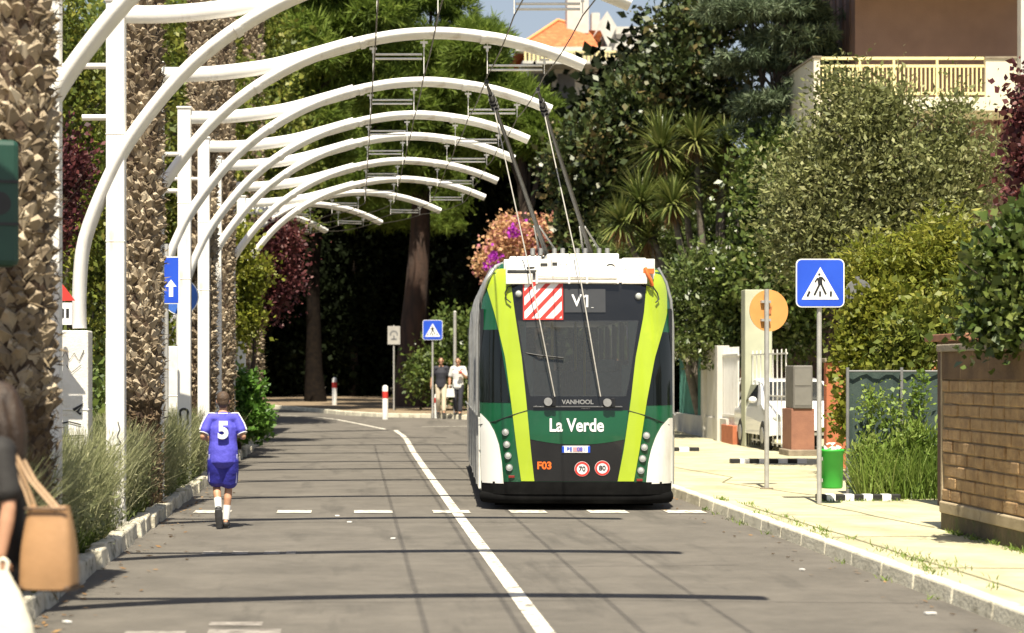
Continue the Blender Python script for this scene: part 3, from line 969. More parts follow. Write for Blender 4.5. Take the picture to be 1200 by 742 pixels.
def build_bus():
    L = 11.9
    vr = list(np.linspace(.22, 1.25, 8)) + list(np.linspace(1.36, 2.45, 11)) + [2.55, 2.68, 2.8, 2.88, 2.95, 3.0, 3.05, 3.1]
    ts = [math.copysign(1 - (1 - abs(t)) ** 1.6, t) if t else 0 for t in np.linspace(-1, 1, 33)]
    b = MB(); vs, fs = [], []
    n = len(ts)
    for v in vr:
        for t in ts:
            u = t * BW(v)
            vs.append((u, bd(u, v), v))
    for i in range(len(vr) - 1):
        for j in range(n - 1):
            q = i * n + j
            cv = (vr[i] + vr[i + 1]) / 2; cu = (ts[j] + ts[j + 1]) / 2 * BW(cv)
            hw_ = float(np.interp(cv, [zy(450), zy(255)], [.50, .68]))
            if zy(445) < cv < zy(258) and abs(cu - .01) < hw_:
                continue
            fs.append((q, q + 1, q + n + 1, q + n))
    b.add(vs, fs, 0, True)
    # sides, roof, floor, front
    k = len(vr)
    Ls = [vs[i * n] for i in range(k)]; Rs = [vs[i * n + n - 1] for i in range(k)]
    for S, rev in ((Ls, False), (Rs, True)):
        E = [(p[0], L - .1, p[2]) for p in S]
        b.add(S + E, [((i, i + 1, i + 1 + k, i + k) if not rev else (i + 1, i, i + k, i + 1 + k)) for i in range(k - 1) if not 1.2 < (vr[i] + vr[i + 1]) / 2 < 2.45], 0, True)
    T = [vs[(k - 1) * n + j] for j in range(n)]; TE = [(p[0], L - .1, p[2] + .0) for p in T]
    b.add(T + TE, [(j, j + 1, j + 1 + n, j + n) for j in range(n - 1)], 1)
    B0 = [vs[j] for j in range(n)]; BE = [(p[0], L - .1, p[2]) for p in B0]
    b.add(B0 + BE, [(j + 1, j, j + n, j + 1 + n) for j in range(n - 1)], 2)
    for lo_, hi_ in ((.22, 1.2), (2.5, 3.1)):
        sel = [v for v in vr if lo_ <= v <= hi_]
        FR = [(-BW(v), L - .1, v) for v in sel] + [(BW(v), L - .1, v) for v in reversed(sel)]
        b.add(FR, [tuple(range(len(FR)))], 0)
    for y0 in [.34 + q * 1.4 for q in range(9)]:
        for sd in (-1, 1):
            b.b2((sd * 1.17 - .02, y0, 1.2), (sd * 1.17 + .02, y0 + .12, 2.5), 2)
    b.build('body', [M['bus_green'], M['roof_white'], M['bus_black']], BUS)
    # rear window
    wl_ = interp([zy(455), zy(400), zy(180)], [zx(171), zx(160), zx(127)])
    wr_ = interp([zy(455), zy(400), zy(180)], [zx(405), zx(417), zx(452)])
    b = MB()
    panel(b, zy(470), zy(436), wl_, wr_, .008, 4, 10); panel(b, zy(266), zy(172), wl_, wr_, .008, 8, 10)
    panel(b, zy(436), zy(266), wl_, lambda v: wl_(v) + .07, .008, 14, 2); panel(b, zy(436), zy(266), lambda v: wr_(v) - .07, wr_, .008, 14, 2)
    b.build('window_surround', M['bus_black'], BUS)
    b = MB(); vs2, fs2 = [], []
    for i in range(15):
        v = zy(438) + (zy(264) - zy(438)) * i / 14
        for j in range(9):
            u = wl_(v) + .06 + (wr_(v) - wl_(v) - .12) * j / 8
            vs2.append((u, bd(u, v) - .011, v))
    b.add(vs2, [(i * 9 + j, i * 9 + j + 1, i * 9 + j + 10, i * 9 + j + 9) for i in range(14) for j in range(8)], 0, True)
    b.build('rear_window', M['tinted_glass'], BUS)
    b = MB(); b.b2((-1.15, .45, .9), (1.15, L - .3, .96)); b.b2((-1.1, .45, 2.52), (1.1, L - .3, 2.56)); b.build('interior_shell', M['interior_grey'], BUS)
    for y in (.62, 1.7, 3.0, 4.2, 5.6, 6.8):
        for x in (-.82, -.38, .40, .84):
            if y > .7 and (int(y * 10) + int(x * 10)) % 7 == 0: continue
            b = MB(); b.box((x, y, 1.42), (.40, .09, .62), 0, Matrix.Rotation(R(-8), 3, 'X')); b.box((x, y + .22, 1.14), (.40, .42, .09)); b.box((x, y - .02, 1.79), (.24, .07, .16))
            b.build('seat', M['seat_fabric'], BUS, .03)
    for x, y in ((-.25, 1.2), (.25, 2.4), (-.25, 3.6), (.3, 5.0)):
        b = MB(); b.tube([(x, y, .96), (x, y, 2.52)], .018, 8); b.build('handrail', M['rail_inside'], BUS)
    # wiper and seat hint behind glass
    # lime stripes
    for l, r in ((([188, 148, 135, 122, 100, 78, 80, 92]), ([190, 180, 170, 160, 145, 136, 133, 130])), (([378, 392, 408, 420, 440, 447, 452, 465]), ([415, 428, 445, 465, 497, 500, 500, 494]))):
        vv = [zy(632), zy(560), zy(450), zy(350), zy(250), zy(180), zy(150), zy(128)]
        if l[0] == 188: l = [158, 148, 135, 122, 99, 79, 80, 92]; r = [188, 180, 170, 160, 145, 136, 132, 129]
        fl = interp(vv, [zx(a) for a in l]); fr = interp(vv, [zx(a) for a in r])
        hi = BW
        b = MB(); panel(b, vv[0], vv[-1], lambda v: max(fl(v), -hi(v) * .995), lambda v: min(fr(v), hi(v) * .995), .012, 30, 8)
        b.build('stripe', M['bus_lime'], BUS)
    # black side glass wrapping the corners
    sl_ = interp([zy(452), zy(285)], [zx(134), zx(106)]); sr_ = interp([zy(452), zy(285)], [zx(443), zx(478)])
    b = MB(); panel(b, zy(452), zy(284), lambda v: -BW(v) * .999, lambda v: sl_(v), .005, 12, 8); b.build('corner_window', M['bus_side_glass'], BUS)
    b = MB(); panel(b, zy(458), zy(290), lambda v: sr_(v), lambda v: BW(v) * .999, .005, 12, 8); b.build('corner_window', M['bus_side_glass'], BUS)
    # white lower corners
    fl = interp([zy(638), zy(590), zy(550), zy(520), zy(495), zy(476)], [zx(118), zx(114), zx(108), zx(98), zx(84), zx(64)])
    b = MB(); panel(b, zy(638), zy(478), lambda v: -BW(v) * .998, fl, .014, 16, 8); b.build('fender', M['bus_white'], BUS)
    fr = interp([zy(638), zy(590), zy(560), zy(530), zy(505), zy(486)], [zx(443), zx(448), zx(455), zx(466), zx(481), zx(502)])
    b = MB(); panel(b, zy(638), zy(488), fr, lambda v: BW(v) * .998, .014, 16, 8); b.build('fender', M['bus_white'], BUS)
    # lower black panel and green name board with curved lower edge
    b = MB(); panel(b, zy(632), zy(536), interp([zy(632), zy(536)], [zx(188), zx(178)]), interp([zy(632), zy(536)], [zx(378), zx(394)]), .006, 8, 8); b.build('lower_panel', M['bus_black'], BUS)
    b = MB()
    vs, fs = [], []
    for i in range(13):
        t = i / 12
        for j in range(21):
            s = j / 20 * 2 - 1
            v = zy(536) + (zy(470) - zy(536)) * t - (1 - t) * .065 * (1 - s * s)
            u0 = zx(171) + (zx(179) - zx(171)) * (1 - t); u1 = zx(402) + (zx(394) - zx(402)) * (1 - t)
            u = (u0 + u1) / 2 + (u1 - u0) / 2 * s
            vs.append((u, bd(u, v) - .011, v))
    for i in range(12):
        for j in range(20):
            q = i * 21 + j; fs.append((q, q + 1, q + 22, q + 21))
    b.add(vs, fs, 0, True)
    ed = [vs[j] for j in range(21)]
    b.add(ed + [(p[0], p[1] + .01, p[2]) for p in ed], [(j, j + 21, j + 22, j + 1) for j in range(20)])
    nb = b.build('name_board', M['bus_green'], BUS)
    text('lettering', 'La Verde', .225, (zx(284), -.014, zy(505)), M['sign_white'], nb, .003, .0052, sx=.82)
    text('lettering', 'F03', .125, (zx(211), -.009, zy(597)), M['led_orange'], BUS, .002, .004)
    text('lettering', 'VANHOOL', .075, (zx(287), .005, zy(451)), M['steel'], BUS, .002, .002, sx=1.05)
    text('lettering', 'A330T', .04, (zx(306), .004, zy(464)), M['steel'], BUS, .002, .001)
    # number plate
    b = MB(); b.box((zx(283), -.012, zy(559)), (.335, .012, .085)); pl = b.build('number_plate', M['sign_white'], BUS, .004)
    b = MB(); b.box((zx(253.5), -.0195, zy(559)), (.03, .003, .08)); b.box((zx(312.5), -.0195, zy(559)), (.03, .003, .08)); b.build('plate_band', M['sign_blue'], pl)
    b = MB(); b.box((zx(287), -.0195, zy(559)), (.12, .003, .055)); b.build('plate_sticker', mat('pinkish', (.55, .30, .32), None, .5), pl)
    text('lettering', 'PE   081', .07, (zx(283), -.0225, zy(559)), M['sign_blue'], pl, .001, .001)
    # speed discs
    for x, y, s in ((297, 604, '70'), (343, 602, '80')):
        b = MB(); b.disc((zx(x), -.012, zy(y)), .093, .008, 28); d = b.build('speed_disc', M['sign_white'], BUS)
        b = MB(); n = 28
        vs = [(zx(x) + rr * math.cos(2 * math.pi * i / n), -.0155, zy(y) + rr * math.sin(2 * math.pi * i / n)) for rr in (.065, .09) for i in range(n)]
        b.add(vs, [(i, (i + 1) % n, (i + 1) % n + n, i + n) for i in range(n)]); b.build('ring', M['red_paint'], d)
        text('lettering', s, .085, (zx(x), -.016, zy(y)), M['black'], d, .001, .002)
    # round lamps
    for x, y in ((122, 520), (125, 548), (128, 574), (131, 601), (444, 527), (439, 554), (435, 580), (431, 607)):
        u, v = zx(x), zy(y)
        b = MB(); b.disc((u, bd(u, v) - .022, v), .043, .03, 20, 0); lp = b.build('lamp', M['steel'], BUS)
        b = MB(); b.ball((u, bd(u, v) - .016, v), (.036, .012, .036), 14); b.build('lens', M['lamp_lens'], lp)
    for x, y in ((136, 622), (428, 629)):
        u, v = zx(x), zy(y)
        b = MB(); b.box((u, bd(u, v) - .012, v), (.075, .02, .03)); b.build('reflector', M['red_refl'], BUS, .004)
    for x, y in ((153, 202), (428, 208)):
        u, v = zx(x), zy(y)
        b = MB(); b.disc((u, bd(u, v) - .03, v), .05, .03, 20); lp = b.build('lamp', M['bus_grey'], BUS)
        b = MB(); b.ball((u, bd(u, v) - .03, v), (.04, .02, .04), 14); b.build('lens', M['lamp_lens'], lp)
    b = MB(); panel(b, .20, zy(634), lambda v: -BW(v) * .999, lambda v: BW(v) * .999, .018, 4, 16); b.build('skirt', M['soft_black'], BUS)
    b = MB(); panel(b, zy(176), zy(122), lambda v: max(zx(131), -BW(v) * .93), lambda v: min(zx(450), BW(v) * .93), .010, 6, 16); b.build('roof_front', M['roof_white'], BUS)
    for pts_ in ([(62, 505), (100, 495), (140, 480), (172, 470)], [(402, 470), (440, 481), (470, 493), (500, 504)]):
        b = MB(); b.tube([(zx(a), bd(zx(a), zy(c)) - .014, zy(c)) for a, c in pts_], .006, 5); b.build('panel_seam', M['black'], BUS)
    # rope retrievers
    for x, y in ((219, 450), (354, 452)):
        u, v = zx(x), zy(y)
        b = MB(); b.disc((u, bd(u, v) - .09, v), .05, .09, 20); rt = b.build('retriever', M['steel'], BUS)
        b = MB(); b.box((u + .07, -.03, v), (.05, .07, .12)); b.build('catch', M['bus_black'], rt, .01)
    b = MB(); b.box((0.0, .005, zy(462)), (1.1, .05, .02)); b.build('trim_bar', M['bus_grey'], BUS, .005)
    # striped warning panel
    u0, u1, v0, v1 = zx(163), zx(255), zy(262), zy(174)
    b = MB(); panel(b, v0, v1, lambda v: u0, lambda v: u1, .02, 6, 4); wp = b.build('warning_panel', M['sign_white'], BUS)
    b = MB()
    for k in range(6):
        c = u0 - .32 + k * .17
        panel(b, v0, v1, lambda v: max(u0, min(u1, c + (v - v0) * 1.0 * .95)), lambda v: min(u1, max(u0, c + .066 + (v - v0) * .95)), .0225, 60, 2)
        panel
    # rows that start clipped need a second pass from above
    b.build('red_stripes', M['red_paint'], wp)
    b = MB()
    for du0, du1, dv0, dv1 in ((u0, u1, v0, v0 + .018), (u0, u1, v1 - .018, v1)):
        panel(b, dv0, dv1, lambda v: du0, lambda v: du1, .0235, 2, 4)
    for du0, du1 in ((u0, u0 + .018), (u1 - .018, u1)):
        panel(b, v0 + .018, v1 - .018, lambda v: du0, lambda v: du1, .0235, 6, 2)
    b.build('red_border', M['red_paint'], wp)
    # route display
    b = MB(); panel(b, zy(245), zy(190), lambda v: zx(258), lambda v: zx(352), .02, 4, 4); rd = b.build('route_display', M['bus_grey'], BUS)
    vv = zy(219)
    text('lettering', 'V', .21, (zx(286), bd(.1, vv) - .026, vv), M['sign_white'], rd, .001, .003, rx=85, sx=.95)
    b = MB(); x1_ = zx(310); yv = bd(.1, vv) - .027
    b.box((x1_, yv, vv), (.026, .004, .15)); b.box((x1_ - .028, yv, vv + .058), (.05, .004, .022), 0, Matrix.Rotation(R(-35), 3, 'Y')); b.build('lettering', M['sign_white'], rd)
    b = MB(); b.box((zx(322), bd(.1, zy(234)) - .024, zy(234)), (.03, .004, .006)); b.build('mark', M['sign_white'], rd)
    # wiper
    b = MB(); b.tube([(zx(160), bd(-.9, 2.0) - .03, zy(337)), (zx(200), .03, zy(344)), (zx(255), .03, zy(350))], .011, 6); b.build('wiper', M['black'], BUS)
    # grab handles at the top corners
    for s, xs in ((-1, (148, 128, 122, 125, 135)), (1, (440, 462, 472, 476, 468))):
        ysz = (180, 186, 200, 214, 222)
        pts = [(zx(a), bd(zx(a), zy(c)) - .05, zy(c)) for a, c in zip(xs, ysz)]
        b = MB(); b.tube(pts, .009, 6); b.build('grab_handle', M['black'], BUS)
    # bumper and underside
    b = MB()
    pts = [(u, bd(u, .22) + .07, .165) for u in np.linspace(-1.15, 1.15, 17)]
    b.tube(pts, .085, 10, ell=.9, ref=(0, 0, 1)); b.build('bumper', M['soft_black'], BUS)
    b = MB(); b.b2((-1.1, .55, .12), (1.1, L - .4, .215)); b.b2((-1.05, 1.2, .03), (1.05, 1.26, .2)); b.b2((-1.0, .75, .02), (1.0, .79, .2)); b.build('underbody', M['soft_black'], BUS)
    for y in (2.0, 9.3):
        for s in (-1, 1):
            w = MB()
            w.tube([(s * .70, y, .48), (s * .72, y, .48), (s * 1.12, y, .48), (s * 1.15, y, .48)], [.44, .475, .475, .44], 28); wh = w.build('wheel', M['rubber'], BUS)
            h = MB(); h.tube([(s * 1.1, y, .48), (s * 1.165, y, .48)], [.27, .22], 20); h.build('hub', M['steel'], wh)
    # side: windows, white skirt, silver post lines
    for s in (-1, 1):
        b = MB(); b.b2((s * 1.195 - .005, .36, 1.22), (s * 1.195 + .005, L - .2, 2.48)); b.build('side_window', M['tinted_glass'], BUS)
        b = MB(); b.b2((s * 1.195 - .02, .45, .24), (s * 1.195 + .02, L - .5, 1.14)); b.build('side_skirt', M['bus_white'], BUS, .01)
        for y in (.55, 2.2, 3.5, 5.6, 6.9):
            b = MB(); b.tube([(s * 1.225, y, .3), (s * 1.228, y, 1.2), (s * 1.225, y, 2.3), (s * 1.2, y, 2.62), (s * 1.14, y, 2.84), (s * 1.04, y, 3.02)], .022, 8); b.build('door_post', M['steel'], BUS)
        b = MB(); b.tube([(s * 1.235, .4, 1.18), (s * 1.235, L - .5, 1.18)], .015, 6); b.build('side_rail', M['steel'], BUS)
    # roof equipment
    b = MB()
    b.b2((-.88, .22, 2.86), (.96, .3, 3.06)); b.b2((-.90, .3, 2.9), (.98, 3.4, 3.12)); b.b2((-.35, .5, 3.12), (.55, 2.2, 3.2)); b.b2((-.82, .55, 3.12), (-.42, 1.6, 3.17)); b.b2((.6, .6, 3.12), (.9, 2.2, 3.15))
    b.build('roof_unit', M['roof_white'], BUS, .02)
    b = MB()
    for x0, x1 in ((-.88, -.55), (.55, .86)):
        b.b2((x0, .1, 2.80), (x1, .2, 2.93))
    b.tube([(-.5, .12, 2.9), (.52, .12, 2.88)], .018, 8); b.tube([(-.5, .1, 2.83), (.5, .1, 2.82)], .022, 8)
    for x in (-.5, -.1, .12, .5):
        b.b2((x - .015, .08, 2.8), (x + .015, .16, 2.95))
    b.build('rear_frame', M['roof_white'], BUS, .006)
    b = MB()
    for x, w, z in ((-.45, .09, 3.03), (-.3, .06, 3.04), (-.62, .1, 2.985), (-.22, .05, 2.97)):
        q_ = MB(); q_.b2((x, .195, z), (x + w, .218, z + .035)); q_.build('roof_slot', M['dark_metal'], BUS)
    for lo_, hi_ in (((-.86, .1, 2.94), (-.5, .205, 2.975)), ((.58, .195, 2.88), (.62, .218, 2.99))):
        q_ = MB(); q_.b2(lo_, hi_); q_.build('roof_slot', M['dark_metal'], BUS)
    for k in range(4):
        q_ = MB(); q_.b2((-.2 + k * .07, .205, 2.99), (-.192 + k * .07, .219, 3.06)); q_.build('roof_slot', M['dark_metal'], BUS)
    b.tube([(.42 + .06 * math.cos(a), .21, 2.99 + .06 * math.sin(a)) for a in np.linspace(0, math.pi, 8)], .01, 6)
    b.build('lifting_ring', M['dark_metal'], BUS)
    b = MB()
    b.tube([(.84, .12, 3.0), (.86, .1, 2.93), (.90, .1, 2.86), (.93, .14, 2.78)], .022, 8); b.b2((.82, .1, 2.93), (.95, .2, 2.99))
    b.build('hose', M['orange_hose'], BUS)
    # side roof rail
    b = MB(); b.tube([(-1.18, .5, 2.6), (-1.12, .35, 2.86), (-1.0, .45, 3.03), (-.8, .8, 3.12)], .03, 8); b.build('roof_rail', M['steel'], BUS)


build_bus()
BUS_M = Matrix.Translation(BUS.location) @ Matrix.Rotation(R(-2.4), 4, 'Z')
BI = BUS_M.inverted()


def pole(base_w, head_w, mate):
    a, c = BI @ Vector(base_w), BI @ Vector(head_w)
    b = MB()
    d = (c - a)
    b.tube([a, a.lerp(c, .5), c - d * .06], [.036, .030, .022], 10)
    p = b.build('trolley_pole', M['dark_metal'], BUS)
    b = MB()
    b.tube([c - d * .09, c - d * .055], .04, 8); b.tube([c - d * .06, c], [.025, .016], 8); b.box(c, (.045, .22, .05))
    for k in range(3):
        b.tube([c - d * (.09 + .018 * k), c - d * (.082 + .018 * k)], .055, 8)
    b.build('pole_head', M['black'], p)
    b = MB()
    b.box(a + Vector((0, .1, -.12)), (.16, .5, .24))
    b.build('pole_base', M['dark_metal'], p, .02)
    b = MB()
    for dx in (-.12, .12):
        b.tube([a + Vector((dx, -.2, -.2)), a + Vector((dx, .2, .12)), c.lerp(a, .8) + Vector((dx * .3, 0, 0))], .016, 6)
    for dx in (-.22, -.1, .1, .22):
        b.tube([a + Vector((dx, -.05, -.2)), a + Vector((dx, -.05, .02))], .012, 6)
        b.tube([a + Vector((dx, -.05, .02)), a + Vector((dx, -.05, .12))], .035, 8)
    b.tube([a + Vector((-.28, -.05, .0)), a + Vector((.28, -.05, .0))], .014, 6)
    b.build('spring_gear', M['steel'], p)
    r0_ = c - d * .1 + Vector((0, -.01, -.05)); t_ = (r0_.z - 2.95) / (r0_.z - mate.z); wp_ = r0_.lerp(mate, t_); wp_.y = -.02
    b = MB(); b.tube([r0_, wp_, mate], .0085, 5); b.build('rope', M['rope'], p)


pole((2.86, 30.3, 3.42), (1.66, 25.65, 5.33), Vector((zx(234), -.075, zy(438))))
pole((3.52, 30.3, 3.42), (2.36, 26.3, 5.33), Vector((zx(338), -.075, zy(438))))
b = MB(); b.b2((-.5, 4.2, 3.1), (.95, 5.6, 3.2)); b.build('pole_platform', M['roof_white'], BUS, .02)


# ------------------------------------------------------------------ signs, bollards, bin
def crossing_sign(name, label, loc, size, h, rz=0, grp='blue pedestrian crossing signs', post_top=None):
    root = thing(name, label, 'road sign', loc, rz, grp)
    b = MB(); b.tube([(0, 0, -.1), (0, 0, h + size * .9)], .03, 12); b.build('post', M['grey_post'], root)
    b = MB(); s = size / 2

    def rr(s, r, n=6):
        return [(sx * (s - r) + r * math.cos(R(a0 + 90 * i / n)), sy * (s - r) + r * math.sin(R(a0 + 90 * i / n))) for sx, sy, a0 in ((1, 1, 0), (-1, 1, 90), (-1, -1, 180), (1, -1, 270)) for i in range(n + 1)]
    c = h + s
    b.prism(rr(s, .07 * size / .6), (0, -.055, c), (1, 0, 0), (0, 0, 1), .018); b.box((0, -.02, c - s * .5), (.1, .06, .04)); b.box((0, -.02, c + s * .5), (.1, .06, .04))
    pl = b.build('plate', M['sign_white'], root)
    b = MB(); b.prism(rr(s * .955, .06 * size / .6), (0, -.058, c), (1, 0, 0), (0, 0, 1), .002); b.build('blue_field', M['sign_blue'], pl)
    k = size / .56
    b = MB(); b.prism([(-.215 * k, -.19 * k), (.215 * k, -.19 * k), (0, .185 * k)], (0, -.061, c), (1, 0, 0), (0, 0, 1), .002); b.build('triangle', M['sign_white'], pl)
    b = MB(); o = (0, 0, c); y = -.0645

    def seg(x0, z0, x1, z1, w):
        dx, dz = x1 - x0, z1 - z0; l = math.hypot(dx, dz); nx, nz = -dz / l * w / 2, dx / l * w / 2
        b.prism([(p * k, q * k) for p, q in ((x0 - nx, z0 - nz), (x1 - nx, z1 - nz), (x1 + nx, z1 + nz), (x0 + nx, z0 + nz))], (0, y, c), (1, 0, 0), (0, 0, 1), .002)
    b.disc((-.012 * k, y, c + .1 * k), .014 * k, .002, 12)
    b.prism([(p * k, q * k) for p, q in ((-.035, .04), (-.01, .075), (.02, .07), (.025, -.02), (-.025, -.02))], (0, y, c), (1, 0, 0), (0, 0, 1), .002)
    seg(-.03, .06, -.062, .01, .016); seg(.018, .065, .055, .02, .016); seg(-.01, -.015, -.07, -.14, .022); seg(.012, -.015, .065, -.13, .022)
    for x0, x1 in ((-.15, -.12), (-.003, -.003), (.12, .15)):
        seg(x0, -.155, (x0 + x1) / 2 + (.012 if x0 < -.05 else (-.012 if x0 > .05 else 0)), -.095, .024)
    b.build('walking_figure', M['black'], pl)
    return root


sg = crossing_sign('crossing_sign', 'blue pedestrian crossing sign on grey post beside the green bin', (5.62, 24.75, .12), .585, 2.37)
crossing_sign('crossing_sign', 'small distant blue pedestrian crossing sign beside two pedestrians', (2.36, 61.6, g(61.6) + .12), .6, 2.25)

root = thing('round_sign', 'orange back of a round road sign on grey post', 'road sign', (5.62, 27.9, .12), R(14))
b = MB(); b.tube([(0, 0, -.1), (0, 0, 2.72)], .032, 12); b.build('post', M['grey_post'], root)
b = MB(); b.disc((.06, .055, 2.43), .285, .012, 36); pl = b.build('plate', M['orange_back'], root)
b = MB(); b.box((0, .035, 2.55), (.14, .05, .035)); b.box((0, .035, 2.3), (.14, .05, .035)); b.build('clamp', M['grey_post'], root)
b = MB(); b.prism([(.03, .01), (.07, .03), (.105, .09), (.085, .02), (.09, -.03), (.05, -.04)], (.0, .0415, 2.42), (1, 0, 0), (0, 0, 1), .002); b.build('rust_mark', M['rust'], pl)
b = MB(); b.disc((0, 0, .015), .09, .02, 16, 0, (1, 0, 0), (0, 1, 0)); b.build('foot_collar', M['coping'], root)

# grey disc mirror back
root = thing('round_sign', 'grey back of a round sign half hidden behind blue crossing sign', 'road sign', (7.42, 30.2, .12), R(10))
b = MB(); b.tube([(0, 0, -.1), (0, 0, 3.0)], .035, 10); b.build('post', M['sign_back'], root)
b = MB(); b.disc((0, -.06, 2.76), .2, .03, 28); b.disc((0, -.05, 2.35), .15, .03, 28); b.box((0, -.03, 2.76), (.1, .06, .3)); b.build('plate', M['sign_back'], root)

# bin on the sign post
root = thing('litter_bin', 'bright green round litter bin hung on the crossing sign post', 'litter bin', (5.79, 24.85, .30), 0)
b = MB()
pr = [(0.0, .0), (.125, .0), (.135, .02), (.143, .44), (.155, .445), (.155, .475), (.143, .475), (.13, .42), (.0, .40)]
n = 28; vs = []
for r_, z in pr:
    for j in range(n):
        vs.append((r_ * math.cos(2 * math.pi * j / n), r_ * math.sin(2 * math.pi * j / n), z))
b.add(vs, [(i * n + j, i * n + (j + 1) % n, (i + 1) * n + (j + 1) % n, (i + 1) * n + j) for i in range(len(pr) - 1) for j in range(n)], 0, True)
b.build('bucket', M['bin_green'], root)
b = MB()
for z in (.1, .36):
    b.box((-.15, -.05, z), (.06, .05, .04))
b.build('bracket', M['grey_post'], root)
rng = random.Random(5)
b = MB()
for k in range(9):
    c = Vector((rng.uniform(-.1, .1), rng.uniform(-.08, .08), .46 + rng.uniform(-.02, .05)))
    d = [Vector((rng.uniform(-.05, .05), rng.uniform(-.04, .04), rng.uniform(-.02, .06))) for _ in range(4)]
    b.add([c + x for x in d] + [c + Vector((0, 0, .06))], [(0, 1, 4), (1, 2, 4), (2, 3, 4), (3, 0, 4), (0, 1, 2, 3)])
tag(b.build('rubbish', M['cloth_white']), 'crumpled white paper rubbish sticking out of the green bin', 'rubbish').location = root.location


def bollard(label, x, y, h):
    root = thing('bollard', label, 'bollard', (x, y, g(y) + (.12 if x > RK(y) else 0)), 0, 'white and red bollards at the far junction')
    b = MB(); b.tube([(0, 0, -.05), (0, 0, h - .06), (0, 0, h - .015), (0, 0, h)], [.085, .085, .06, .02], 16); b.build('post', M['white_paint'], root)
    b = MB(); b.tube([(0, 0, h * .62), (0, 0, h * .82)], .089, 16); b.build('red_band', M['red_paint'], root)
    return root


bollard('red banded white bollard standing alone in the road junction', .93, 61.3, 1.02)
bollard('red banded bollard at the feet of the two pedestrians', 2.51, 62.0, .75)
bollard('thin white bollard in front of the dark trees, left of centre', -.7, 73, 1.0)

root = thing('warning_sign', 'small pale grey rectangular sign on thin pole before the big trunk', 'road sign', (1.28, 66, g(66) + .12), 0)
b = MB(); b.tube([(0, 0, 0), (0, 0, 2.75)], .028, 8); b.build('post', M['grey_post'], root)
b = MB(); b.b2((-.2, -.05, 2.13), (.2, -.03, 2.72)); pl = b.build('plate', mat('faded_white', (.42, .40, .36), None, .6), root)
b = MB()
ribbon(b, arc(0, 2.45, .11, -20, 200), .05, (0, -.051, 0), (1, 0, 0), (0, 0, 1)); ribbon(b, [(-.1, 2.3), (.1, 2.3)], .05, (0, -.051, 0), (1, 0, 0), (0, 0, 1)); ribbon(b, [(0, 2.42), (0, 2.3)], .05, (0, -.051, 0), (1, 0, 0), (0, 0, 1))
b.build('pictogram', M['sign_back'], pl)
root = thing('street_pole', 'thin plain grey pole behind the two distant pedestrians', 'pole', (3.1, 63.0, g(63) + .12), 0)
b = MB(); b.tube([(0, 0, 0), (0, 0, 3.1)], .05, 10); b.build('shaft', M['grey_post'], root); b = MB(); b.ball((0, 0, 3.1), .055, 10); b.build('cap', M['grey_post'], root)

# blue signs behind the second palm
root = thing('parking_sign', 'blue rectangular sign seen edge-on behind the second palm', 'road sign', (-2.62, 28.6, .1), R(-8))
b = MB(); b.tube([(0, 0, 0), (0, 0, 3.4)], .03, 10); b.build('post', M['grey_post'], root)
b = MB(); b.b2((-.2, -.06, 2.56), (.2, -.045, 3.22)); pl = b.build('plate', M['sign_white'], root)
b = MB(); b.b2((-.185, -.064, 2.575), (.185, -.061, 3.205)); b.build('blue_field', M['sign_blue'], pl)
b = MB(); b.prism([(.02, .3), (.1, .2), (.05, .2), (.05, .06), (-.01, .06), (-.01, .2), (-.06, .2)], (.06, -.067, 2.6), (1, 0, 0), (0, 0, 1), .002); b.build('arrow', M['sign_white'], pl)
root = thing('round_sign', 'blue round sign below the blue rectangular sign', 'road sign', (-2.55, 30.2, .1), R(-6))
b = MB(); b.tube([(0, 0, 0), (0, 0, 3.05)], .03, 10); b.build('post', M['dark_metal'], root)
b = MB(); b.disc((0, -.045, 2.72), .27, .015, 32); pl = b.build('plate', M['sign_white'], root)
b = MB(); b.disc((0, -.048, 2.72), .255, .002, 32); b.build('blue_field', mat('faded_blue', (.05, .16, .58), None, .5), pl)
b = MB(); b.prism([(-.12, .1), (0, -.12), (.12, .1), (.06, .1), (0, -.02), (-.06, .1)], (.05, -.051, 2.72), (1, 0, 0), (0, 0, 1), .002); b.build('arrow', M['sign_white'], pl)
root = thing('road_sign', 'red and white sign plate peeping out right of the nearest palm', 'road sign', (-2.985, 20.5, .1), 0)
b = MB(); b.tube([(0, 0, 0), (0, 0, 2.65)], .03, 10); b.build('post', M['grey_post'], root)
b = MB(); b.prism([(-.2, .1), (.2, .1), (0, .36)], (0, -.05, 2.22), (1, 0, 0), (0, 0, 1), .012); pl = b.build('red_plate', M['red_paint'], root)
b = MB(); b.b2((-.17, -.06, 2.08), (.17, -.045, 2.3)); pl = b.build('white_plate', M['sign_white'], root)
b = MB()
for x in (-.1, -.02, .06, .11):
    b.b2((x, -.064, 2.15), (x + .03, -.061, 2.24))
b.build('lettering', M['black'], pl)

# traffic light at the left frame edge
root = thing('traffic_light', 'dark green back of a traffic light cut by the left edge', 'traffic light', (-2.47, 14.1, .1), R(20))
b = MB(); b.tube([(-.16, .05, 0), (-.16, .05, 3.5)], .05, 12); b.build('post', M['signal_green'], root)
b = MB(); b.b2((-.13, -.1, 2.33), (.15, .1, 3.2)); hs = b.build('housing', M['signal_green'], root, .04)
for z in (2.48, 2.765, 3.05):
    b = MB(); b.tube([(.01, .1, z), (.01, .32, z - .02)], [.125, .13], 18, cap=False); b.build('visor', M['signal_green'], hs)
b = MB()
for z in (2.62, 2.91):
    b.b2((-.12, -.108, z - .01), (.14, -.1, z + .01))
b.disc((.01, -.102, 2.76), .08, .01, 18); b.build('seam', M['black'], hs)


